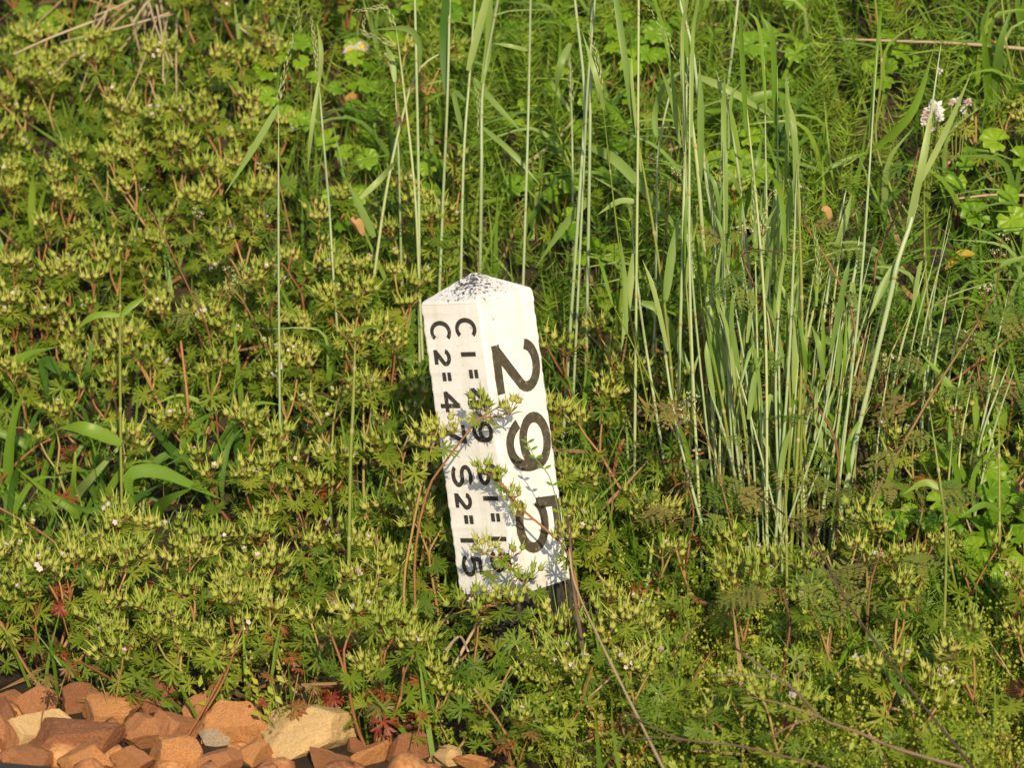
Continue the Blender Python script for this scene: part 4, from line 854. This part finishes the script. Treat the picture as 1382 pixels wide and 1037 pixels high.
parsley([(1148, 745), (1175, 680), (1199, 634), (1224, 591), (1253, 540), (1280, 497), (1323, 431), (1344, 396)], [(1310, 430, 80, 40), (1300, 450, 90, 0), (1260, 500, 85, 170), (1240, 530, 80, 160), (1340, 400, 70, 60), (1330, 420, 70, 170), (1220, 600, 90, 175), (1190, 640, 80, 10)], [(1345, 352, 1), (1362, 362, 1), (1330, 400, .9), (1317, 405, .8), (1350, 330, .9)], 'long hedge parsley slanting up to the right edge', .0030)
parsley([(1150, 560), (1179, 390), (1185, 344), (1224, 258), (1240, 200)], [(1180, 330, 80, 170), (1195, 310, 80, 10), (1170, 380, 60, 190), (1235, 215, 60, 150), (1240, 205, 70, 20), (1225, 250, 60, 0)], [(1270, 185, 1.0), (1258, 190, .9), (1285, 178, .8), (1190, 250, .7)], 'brown-stemmed hedge parsley beside the thick double stalk')
parsley([(1000, 760), (980, 680), (965, 620), (940, 560)], [(940, 560, 80, 170), (955, 590, 85, 10), (965, 620, 90, 190), (980, 660, 80, 350), (945, 540, 60, 100), (990, 700, 70, 180)], [(918, 575, .9), (925, 560, 1.0), (935, 545, .9)], 'leafy hedge parsley left of the grass bunch foot')
parsley([(950, 520), (945, 440), (930, 380)], [(945, 450, 70, 170), (950, 470, 70, 10)], [(935, 455, 1), (978, 442, 1.0), (960, 450, .8), (948, 535, 1.0), (940, 550, .9), (890, 490, 1.0), (865, 495, .9)], 'hedge parsley with scattered white flower dots before the straw litter')
parsley([(1200, 640), (1195, 560), (1190, 500)], [(1190, 520, 90, 160), (1200, 540, 90, 10), (1185, 500, 75, 60), (1210, 570, 80, 330)], [(1196, 494, 1), (1215, 488, 1.0), (1222, 508, 1.0), (1236, 512, .9), (1204, 505, .9)], 'hedge parsley with white flower dots at mid right')
parsley([(1230, 800), (1235, 740), (1245, 690)], [(1240, 660, 90, 20), (1220, 660, 80, 160), (1250, 650, 85, 60), (1260, 690, 80, 0), (1200, 690, 80, 190)], [], 'broad fern-leaved hedge parsley above the small round leaves')
parsley([(1170, 850), (1175, 790), (1190, 740)], [(1185, 760, 80, 160), (1200, 755, 80, 20), (1170, 800, 80, 190), (1195, 790, 80, 350)], [], 'low hedge parsley beneath the reddish stems')
parsley([(1340, 620), (1330, 560), (1320, 500)], [(1322, 520, 80, 160), (1330, 530, 80, 10), (1318, 480, 70, 70), (1300, 560, 70, 190)], [(1310, 462, .9)], 'hedge parsley behind the lance-shaped leaf at right')
for px, py in ((960, 420), (1010, 620), (1060, 560), (1100, 640), (930, 650), (1290, 580), (1360, 500), (1120, 780), (1060, 800), (1320, 420), (990, 540), (1210, 430)):
    parsley([(px, py + 90), (px + 6, py + 40), (px - 4, py)], [(px + rnd.uniform(-30, 30), py + rnd.uniform(-10, 60), rnd.uniform(60, 95), rnd.uniform(0, 360)) for q in range(6)], [(px + rnd.uniform(-20, 20), py - rnd.uniform(5, 25), .8)] if px % 3 == 0 else [], 'low bronze-green hedge parsley ' + ('at the foot of the grass bunch' if py > 520 and px < 1130 else 'inside the grass bunch' if px < 1130 else 'near the right edge'))
parsley([(395, 330), (380, 260), (370, 235)], [(385, 270, 60, 170), (370, 250, 60, 20)], [(355, 235, 1.0), (370, 240, .9), (265, 295, .9), (290, 285, .8)], 'hedge parsley with white flower dots in the upper left thicket')
parsley([(360, 470), (330, 410), (310, 385)], [(330, 420, 70, 160), (345, 430, 70, 10), (300, 400, 60, 180)], [(308, 372, .9), (322, 385, .9), (310, 392, .8)], 'hedge parsley with white dots left of centre')
parsley([(290, 540), (283, 456), (266, 413), (233, 343), (200, 280)], [(210, 290, 60, 160), (230, 330, 60, 10), (270, 420, 60, 190)], [(195, 262, .7)], 'brown leaning weed stem in the left thicket')
parsley([(880, 470), (900, 300), (905, 245)], [(880, 250, 70, 170), (910, 235, 60, 20)], [(880, 220, .9), (900, 222, .9), (915, 240, .9), (880, 240, .8)], 'hedge parsley with flower dots behind the big blue-green leaf')

# ------------------------------------------------------------------ dry stalks, twigs, litter, flowers
def stick(path, w, mat, label, cat, name, group=None, h=.08, side=()):
    """dead stalk lying over the weeds: picture points set at height h over the bank"""
    P = np.array([at_ground(a, b, hh) for (a, b), hh in zip(path, np.linspace(h if np.isscalar(h) else h[0], h if np.isscalar(h) else h[1], len(path)))]); Q = smooth_path(P, 18); rl = Q[0].copy(); mb = MB(); k = np.linalg.norm(CAM - rl) / FOC
    R = np.linspace(w, w * .62, 18) * k / 2 * (1 + .12 * np.sin(np.arange(18) * 2.1)); mb.tube(Q - rl, R, 6)
    for (a0, b0), (a1, b1) in side:
        e0 = at_ground(a0, b0, h if np.isscalar(h) else sum(h) / 2); j = np.argmin(((Q - e0) ** 2).sum(1)); e1 = at_y(a1, b1, Q[j][1] + .01); mb.tube(smooth_path([Q[j] - rl, (Q[j] + e1) / 2 - rl + (0, .004, .002), e1 - rl], 6), np.linspace(R[j] * .7, R[j] * .35, 6), 5)
    return solo(name, mb.mesh(name, [mat]), label, cat, group, loc=rl)
TWG = 'dark dead twigs at bottom right'
stick([(1313, 1037), (1258, 968), (1221, 921), (1179, 864), (1139, 807), (1113, 756), (1080, 713), (1020, 665)], 4.2, 'dark twig', 'long dark twig slanting from bottom right up to the grass bunch', 'twig', 'twig', TWG, (.13, .26), [((1139, 807), (1060, 700)), ((1080, 713), (1100, 660))])
stick([(1300, 1037), (1250, 1023), (1201, 1008), (1151, 986), (1109, 971), (1077, 936), (1040, 909), (990, 874)], 5.2, 'dark twig', 'forked brown twig lying along the bottom right', 'twig', 'twig', TWG, (.14, .19), [((1109, 971), (1010, 941)), ((1010, 941), (953, 914)), ((1109, 971), (1040, 995)), ((1077, 936), (1090, 900))])
stick([(1140, 1045), (1060, 1022), (988, 1006), (918, 998), (871, 976), (840, 960)], 3.6, 'dark twig', 'pale bent stalk lying along the bottom edge, right of centre', 'twig', 'twig', TWG, (.11, .14), [((918, 998), (880, 1030)), ((918, 998), (845, 1000))])
stick([(896, 1040), (851, 949), (814, 874), (777, 792), (768, 740)], 4.5, 'straw', 'straight tan stalk leaning up against the post\'s right side', 'dry stalk', 'dry_stalk', 'dry stalks by the post', (.10, .26))
stick([(790, 890), (777, 817), (772, 770), (768, 700)], 6, 'dark twig', 'rough grey-brown vine hanging along the post\'s lower right edge', 'vine', 'dry_vine', None, (.10, .26))
stick([(905, 985), (859, 926), (837, 887)], 6, 'russet stalk', 'short orange-brown stalk below the post\'s right side', 'dry stalk', 'dry_stalk', 'dry stalks by the post', (.02, .10))
stick([(610, 905), (640, 850), (652, 836)], 5, 'straw', 'pale broken stalk beside the post\'s black base', 'dry stalk', 'dry_stalk', 'dry stalks by the post', (.06, .16))
stick([(600, 880), (620, 860), (632, 880)], 5, 'straw', 'bent pale stalk at the foot of the post', 'dry stalk', 'dry_stalk', 'dry stalks by the post', .12)
stick([(1390, 66), (1290, 58), (1210, 55), (1130, 52)], 5, 'straw', 'long dry stick lying level across the top right', 'dry stalk', 'dry_stalk', 'dry sticks at right', .16)
stick([(1390, 264), (1340, 263), (1292, 268)], 4.5, 'straw', 'short level dry stick at the right edge under the daisies', 'dry stalk', 'dry_stalk', 'dry sticks at right', .12)
stick([(1208, 558), (1266, 526), (1329, 483), (1390, 434)], 4.5, 'russet stalk', 'thin russet stick rising to the right edge', 'dry stalk', 'dry_stalk', 'dry sticks at right', .16)
stick([(1183, 629), (1229, 618), (1290, 598)], 7, 'russet stalk', 'thick orange-brown stick lying level at mid right', 'dry stalk', 'dry_stalk', 'dry sticks at right', .10)
stick([(1240, 740), (1294, 691), (1348, 648)], 5, 'russet stalk', 'reddish runner rising between round leaves at right', 'dry stalk', 'dry_stalk', 'dry sticks at right', .10)
stick([(1215, 960), (1195, 955), (1185, 955)], 5, 'straw', 'short tan stalk stub among the pods at bottom right', 'dry stalk', 'dry_stalk', 'dry sticks at right', .08)
stick([(702, 225), (735, 203), (775, 162)], 7, 'straw', 'tan dead stalk slanting behind the lone straight stalk', 'dry stalk', 'dry_stalk', 'dry stalks behind the post', .10)
stick([(800, 105), (850, 118), (880, 108), (897, 90)], 4, 'russet stalk', 'curved reddish runner behind the straight stalk at top', 'dry stalk', 'dry_stalk', 'dry stalks behind the post', .07)
stick([(500, 152), (530, 122), (552, 104)], 5, 'russet stalk', 'brown dead stalk behind stalks below the daisies', 'dry stalk', 'dry_stalk', 'dry stalks behind the post', .08)
stick([(430, 22), (455, 5), (510, -4)], 4, 'russet stalk', 'reddish curved runner at the top edge above the daisies', 'dry stalk', 'dry_stalk', 'dry stalks behind the post', .08)
stick([(290, 25), (340, 38), (382, 53)], 4.5, 'straw', 'pale straw lying level right of the straw heap', 'dry stalk', 'dry_stalk', 'dry stalks behind the post', .10)
stick([(312, 28), (335, 45), (358, 62)], 3.5, 'straw', 'second pale straw right of the straw heap', 'dry stalk', 'dry_stalk', 'dry stalks behind the post', .10)
stick([(120, 800), (84, 743), (43, 711), (-6, 683)], 5, 'parsley stem', 'brown arching stem at the left edge', 'dry stalk', 'dry_stalk', 'brown stems at left', (.03, .16))
stick([(255, 600), (253, 540), (244, 460)], 5, 'russet stalk', 'upright orange-brown stalk in the left thicket', 'dry stalk', 'dry_stalk', 'brown stems at left', (.05, .22))
stick([(-8, 660), (20, 628), (58, 598), (98, 587)], 4, 'russet stalk', 'curved orange stem at the left edge', 'dry stalk', 'dry_stalk', 'brown stems at left', .12)
for i, (a, b, c, d_) in enumerate([(250, 1000, 330, 840), (268, 975, 320, 870), (180, 940, 100, 890), (395, 905, 345, 810), (520, 960, 470, 850), (620, 1010, 690, 900), (700, 1030, 640, 930), (745, 1030, 800, 900), (850, 1035, 960, 880), (1000, 1030, 950, 960), (60, 900, 20, 800), (440, 760, 400, 640), (520, 690, 600, 560), (330, 620, 280, 560)]):
    stick([(a, b), ((a + c) / 2 + 6, (b + d_) / 2), (c, d_)], 4.2, rnd.choice(('russet stalk', 'cranesbill stem')), 'bare reddish weed stem leaning low over the ground near the stones', 'stem', 'weed_stem', 'bare reddish stems low down', (.01, .14))
# straw heap top left: every straw its own
for i in range(22):
    a0, b0 = rnd.uniform(100, 240), rnd.uniform(-40, 30); t = rnd.uniform(-.35, 1.35); L = rnd.uniform(60, 170); a1, b1 = a0 - L * math.sin(t) , b0 + L * abs(math.cos(t)) * .8 + 10
    stick([(a0, b0), ((a0 + a1) / 2 + rnd.uniform(-6, 6), (b0 + b1) / 2), (a1, b1)], rnd.uniform(2, 4), 'straw', 'dry straw in the bleached heap at the top left', 'straw', 'straw', 'straws of the heap at top left', rnd.uniform(.12, .24))
for i in range(26):
    a0, b0 = rnd.uniform(860, 1010), rnd.uniform(470, 640); L = rnd.uniform(40, 110); t = rnd.uniform(-.35, .35)
    stick([(a0, b0), (a0 + L * .5, b0 + L * .5 * t + 2), (a0 + L, b0 + L * t)], rnd.uniform(3, 5), rnd.choice(('straw', 'russet stalk')), 'dry straw lying between the post and the grass bunch', 'straw', 'straw', 'straws between post and grass', rnd.uniform(.05, .11))
# litter, fine weeds (nobody could count these)
def blade_base(n=3, w=.05, bend=.25, wid0=.7):
    V = []; F = []
    for i in range(n + 1):
        t = i / n; x = bend * t * t; ww = w * (wid0 + (1 - wid0) * math.sin(math.pi * min(t + .3, 1))) * (1 - t ** 3) + .002; V += [(x, -ww / 2, t), (x, ww / 2, t)]
    for i in range(n): a = 2 * i; F += [(a, a + 1, a + 3), (a, a + 3, a + 2)]
    return np.array(V), F
def horsetail_base(seed):
    r_ = np.random.default_rng(seed); V = []; F = []
    def strip(p, q, w, mid):
        d_ = nrm(q - p); s_ = nrm(np.cross(d_, r_.normal(0, 1, 3))) * w / 2; o_ = len(V); V.extend([p - s_, p + s_, mid - s_, mid + s_, q]); F.extend([(o_, o_ + 1, o_ + 3), (o_, o_ + 3, o_ + 2), (o_ + 2, o_ + 3, o_ + 4)])
    ln = r_.normal(0, .08, 2); top = np.array([ln[0], ln[1], 1.0]); strip(np.zeros(3), top, .012, top / 2)
    for k in range(11):
        t = .18 + .075 * k; c = top * t; L = .34 * (1 - t * .55); a0 = r_.uniform(0, 6)
        for j in range(9):
            a = a0 + 6.28 * j / 9; dv = nrm([math.cos(a), math.sin(a), r_.uniform(.25, .8)]); e = c + dv * L * r_.uniform(.6, 1.1) + np.array([0, 0, .05 * L]); strip(c, e, .0068, (c + e) / 2 - np.array([0, 0, .03 * L]))
    return np.array(V), F
def cover(n, dens, smin, smax, h=(0, 0)):
    n = int(n * 1.28); x = nr.uniform(-1.7, 1.7, n); y = nr.uniform(-.85, 2.5, n); s = x * ACR[0] + y * ACR[1]; z = ground(x, y) + nr.uniform(h[0], h[1], n); P = np.stack([x, y, z], 1)
    px, py = proj(P + [0, 0, .05]); k = (s > S_EDGE - .015) & (nr.random(n) < dens(px, py)) & ~((np.abs(x - .03) < .10) & (np.abs(y + .01) < .10)) & ~((np.abs(x - .01) < .10) & (y < 0) & (y > -.22) & (nr.random(n) < .45))
    return P[k], nr.uniform(smin, smax, k.sum())
def tints(P): return np.clip(.5 + .25 * np.sin(9 * P[:, 0] + 2) * np.sin(8 * P[:, 1]) + nr.normal(0, .22, len(P)), 0, 1)
dh = lambda px, py: np.where((px > 400) & (py < 480), 1.0, np.where(px > 760, np.where(py < 800, .45, .15), .06)) * np.where((px > 760) | (py < 470), 1, .6)
dh0 = dh; dh = lambda px, py: dh0(px, py) * np.where((px > 1130) & (py < 420), .45, 1)
P, s_ = cover(2200, dh, .13, .24); s_ = np.where(proj(P)[1] > 520, s_ * .7, s_)
scatter('horsetail_undergrowth', [horsetail_base(k) for k in range(4)], rand_frames(P, s_, (0, -.15, 1), .30), tints(P), nr.integers(0, 4, len(P)), 'horsetail', 'feathery green horsetail weeds filling the bank behind the stalks', 'undergrowth')
dg = lambda px, py: np.where((px > 400) & (py < 560), .9, np.where((px > 820) & (py > 850), .25, np.where(px > 780, .8, np.where(py > 800, .3, .6))))
dg0 = dg; dg = lambda px, py: dg0(px, py) * np.where((px > 1200) & (py < 420), .5, 1)
P, s_ = cover(17000, dg, .06, .19); M = rand_frames(P, s_, (0, -.1, 1), .38)
scatter('wild_grass', [blade_base(3, .035, .3), blade_base(3, .025, .5), blade_base(3, .05, .15)], M, tints(P), nr.integers(0, 3, len(P)), 'wild grass', 'short fine wild grass growing between the weeds', 'grass')
du = lambda px, py: np.where((px < 310) & (py > 500) & (py < 760), .25, 1) * np.where((px < 620) & (py > 790), .45, 1) * np.where(px < 600, np.where((px > 420) & (py < 300), .3, 1.0), np.where(py > 640, .9, .30))
P, s_ = cover(10000, du, .030, .055, (.01, .12))
lb = [(np.array(LEAF[k][0].v), tri(LEAF[k][0].f)) for k in range(6)]
scatter('cranesbill_undergrowth', lb, rand_frames(P, s_, (.05, -.45, .8), .45), tints(P), nr.integers(0, 6, len(P)), 'cranesbill leaf shaded', 'deep green finely cut leaves low in the thicket', 'undergrowth')
P, s_ = cover(5200, lambda px, py: np.where((px > 780) & (py > 380), 1.0, .55), .03, .11, (.002, .03))
scatter('dry_litter', [blade_base(2, .06, .1), blade_base(2, .10, .3), blade_base(1, .03, 0)], rand_frames(P, s_, (0, 0, .25), 1.0), nr.random(len(P)), nr.integers(0, 3, len(P)), 'litter', 'dry brown grass litter lying on the bank', 'litter')
P, s_ = cover(2600, lambda px, py: np.where((px > 770) & (py > 380), np.where(py < 830, 1.0, .35), .06), .06, .16, (.03, .09))
scatter('dry_straw_litter', [blade_base(2, .030, .1), blade_base(2, .045, .3), blade_base(2, .020, 0)], rand_frames(P, s_, (0, -.1, .35), .8), nr.uniform(.35, 1, len(P)), nr.integers(0, 3, len(P)), 'litter', 'pale dry straw caught among the weeds right of the post', 'litter')
# tiny round pods on hair-thin stems, bottom right
def pod_base(seed):
    r_ = np.random.default_rng(seed); V = []; F = []
    for k in range(9):
        p = np.array([r_.uniform(-.25, .25), r_.uniform(-.25, .25), r_.uniform(.35, 1.0)]); b_ = np.array([p[0] * .3, p[1] * .3, 0]); sd_ = np.array([.006, 0, 0]); o_ = len(V); V.extend([b_ - sd_, b_ + sd_, p + sd_ * .5]); F.append((o_, o_ + 1, o_ + 2))
        q = r_.uniform(.014, .027); o_ = len(V); V.extend([p + (q, 0, 0), p + (0, q, 0), p + (-q, 0, 0), p + (0, -q, 0), p + (0, 0, q * 1.3), p - (0, 0, q)]); F.extend([(o_ + a, o_ + b2, o_ + c2) for a, b2, c2 in ((0, 1, 4), (1, 2, 4), (2, 3, 4), (3, 0, 4), (1, 0, 5), (2, 1, 5), (3, 2, 5), (0, 3, 5))])
        for j in range(2):
            c = b_ + (p - b_) * r_.uniform(.3, .8); dv = nrm(r_.normal(0, 1, 3) + np.array([0, 0, .4])); sv = nrm(np.cross(dv, [.3, .2, .9])); o_ = len(V); V.extend([c, c + dv * .07 + sv * .03, c + dv * .12, c + dv * .07 - sv * .03]); F.extend([(o_, o_ + 1, o_ + 2), (o_, o_ + 2, o_ + 3)])
    return np.array(V), F
dp = lambda px, py: np.where((px > 830) & (py > 850), 1.0, np.where((px > 690) & (py > 800), .35, .02))
P, s_ = cover(9000, dp, .08, .15)
scatter('pod_weed_undergrowth', [pod_base(k) for k in range(4)], rand_frames(P, s_, (0, -.15, 1), .3), tints(P), nr.integers(0, 4, len(P)), 'pod plant', 'fine weed with tiny yellow-green round pods at bottom right', 'undergrowth')

# flowers
def daisy(px, py, label, seed, size=.0165, h=.16):
    r_ = random.Random(seed); e = at_ground(px, py, h); rl = np.array([e[0], e[1] + .02, float(ground(e[0], e[1] + .02))]); root = thing('fleabane_flower', label, 'flower', rl, 'fleabane daisies'); nn = nrm([r_.uniform(-.25, .25), -.75, .8]); M = frame(e - rl, (1, 0, 0), nn, 1)
    mb = MB(); mb.tube(smooth_path([(0, 0, 0), (e - rl) * .55 + (0, .012, 0), e - rl], 8), np.linspace(.0014, .0010, 8), 5); part('stem', mb.mesh('stem', ['green culm']), root)
    mb = MB()
    for i in range(34):
        a = 6.28 * i / 34 + r_.uniform(-.05, .05); L = size * r_.uniform(.85, 1.05); dv = np.array([math.cos(a), math.sin(a), .12]); sv = np.array([-math.sin(a), math.cos(a), 0]); mb.add([dv * .004, dv * L * .6 + sv * .0009, dv * L + (0, 0, -.002), dv * L * .6 - sv * .0009], [(0, 1, 2, 3)])
    fh = part('flower_head', mb.mesh('petals', ['pink petal'], False), root, M)
    mb = MB(); V = [(0, 0, .004)] + [(q * math.cos(t), q * math.sin(t), z) for q, z in ((.0045, .003), (.006, .0)) for t in np.linspace(0, 6.283, 11)[:-1]]; F = [(0, 1 + i, 1 + (i + 1) % 10) for i in range(10)] + [(1 + i, 11 + i, 11 + (i + 1) % 10, 1 + (i + 1) % 10) for i in range(10)]; mb.add(V, F); part('disc', mb.mesh('disc', ['yellow disc']), fh)
daisy(473, 68, 'pinkish fleabane daisy with yellow centre, left of the pair at top', 1)
daisy(489, 62, 'pinkish fleabane daisy with yellow centre, right of the pair at top', 2, .015)
def flower_clump(px, py, spots, label):
    g0 = at_ground(px, py, .20); rl = np.array([g0[0], g0[1] + .02, float(ground(g0[0], g0[1] + .02))]); root = thing('pale_flower', label, 'flower', rl, 'pale flowers at top right'); sm = MB()
    for k, (a, b, r_) in enumerate(spots):
        e = at_y(a, b, rl[1] - .03); sm.tube(smooth_path([(0, 0, 0), (e - rl) * .6 + (0, .01, 0), e - rl], 6), np.linspace(.0014, .0009, 6), 4); mb = MB()
        for i in range(46):
            d_ = nrm(nr.normal(0, 1, 3) + np.array([0, -.5, .5])); s2 = nrm(np.cross(d_, nr.normal(0, 1, 3))); L = r_ * rnd.uniform(.6, 1.05); mb.add([d_ * L * .1, d_ * L * .7 + s2 * L * .22, d_ * L, d_ * L * .7 - s2 * L * .22], [(0, 1, 2, 3)])
        part('flower_head', mb.mesh('flower_head', ['pink petal' if k % 2 else 'pale petal'], False), root, frame(e - rl, (1, 0, 0), (0, 0, 1)))
    part('stem', sm.mesh('stem', ['green culm']), root)
flower_clump(1255, 160, [(1261, 148, .019), (1250, 156, .012), (1268, 158, .010), (1256, 172, .010), (1246, 165, .008)], 'fluffy pinkish-white flower clump at the top right')
flower_clump(1295, 145, [(1292, 136, .010), (1306, 138, .010), (1300, 148, .008), (1284, 138, .008)], 'smaller pinkish flower cluster right of the fluffy clump')
flower_clump(1268, 100, [(1268, 96, .007)], 'single small pinkish bud above the fluffy clump')
# single dead leaves
def dead_leaf(px, py, L, w, ang, mat, label, h=.10):
    e = at_ground(px, py, h); k = np.linalg.norm(CAM - e) / FOC; t = math.radians(ang); d_ = np.array([math.cos(t), -.15, math.sin(t)]) * L * k; Q = smooth_path([e - d_ / 2, e + (0, 0, .010), e + d_ / 2 + (0, .01, -.004)], 9); u = np.linspace(0, 1, 9)
    mb = MB(); mb.ribbon(Q - e, w * k * np.clip(np.sin(np.pi * (u * .94 + .03)) ** .7, .05, 1), (.1, -1, .6), fold=.5); solo('dead_leaf', mb.mesh('dead_leaf', [mat]), label, 'dead leaf', 'dead leaves', loc=e)
dead_leaf(580, 125, 62, 20, -3, 'dry leaf', 'curled tan dead leaf below the slanting stalk at top', .09)
dead_leaf(474, 142, 30, 20, -70, 'dry leaf', 'crumpled tan dead leaf below the daisies', .10)
dead_leaf(481, 308, 24, 14, -40, 'dry leaf', 'small tan dry bract left of the post among seed heads', .17)
dead_leaf(1296, 353, 46, 13, 32, 'yellow leaf', 'yellow leaf lying aslant near the right edge', .12)
dead_leaf(1116, 292, 22, 10, -50, 'dry leaf', 'small tan dry leaf tip at the grass bunch top', .18)
dead_leaf(165, 752, 26, 12, -40, 'yellow leaf', 'orange-yellow leaf at the foot of the yellow-green stem', .05)
dead_leaf(1272, 943, 30, 10, 5, 'dry leaf', 'curled orange-brown leaf by the broad dark leaf, bottom right', .05)
dead_leaf(835, 618, 60, 6, 75, 'russet stalk', 'red narrow dead leaf right of the post', .10)
# things that still read alike are told apart by their place in the row
ORD = 'first second third fourth fifth sixth seventh eighth ninth tenth eleventh twelfth'.split(); NUM = 'zero one two three four five six seven eight nine ten eleven twelve'.split()
same = {}
for o in bpy.data.objects:
    if o.parent is None and 'category' in o: same.setdefault(o['label'], []).append(o)
for lab, obs in same.items():
    k = len(obs)
    if 1 < k <= 12 and len(lab.split()) + 5 <= 16:
        obs.sort(key=lambda q: proj(np.array(q.location))[0])
        for i, o in enumerate(obs): o['label'] = lab + (', leftmost of ' + NUM[k] if i == 0 else ', rightmost of ' + NUM[k] if i == k - 1 else ', %s of %s from left' % (ORD[i], NUM[k]))
print('cranesbills', NPL[0], 'objects', len(bpy.data.objects))
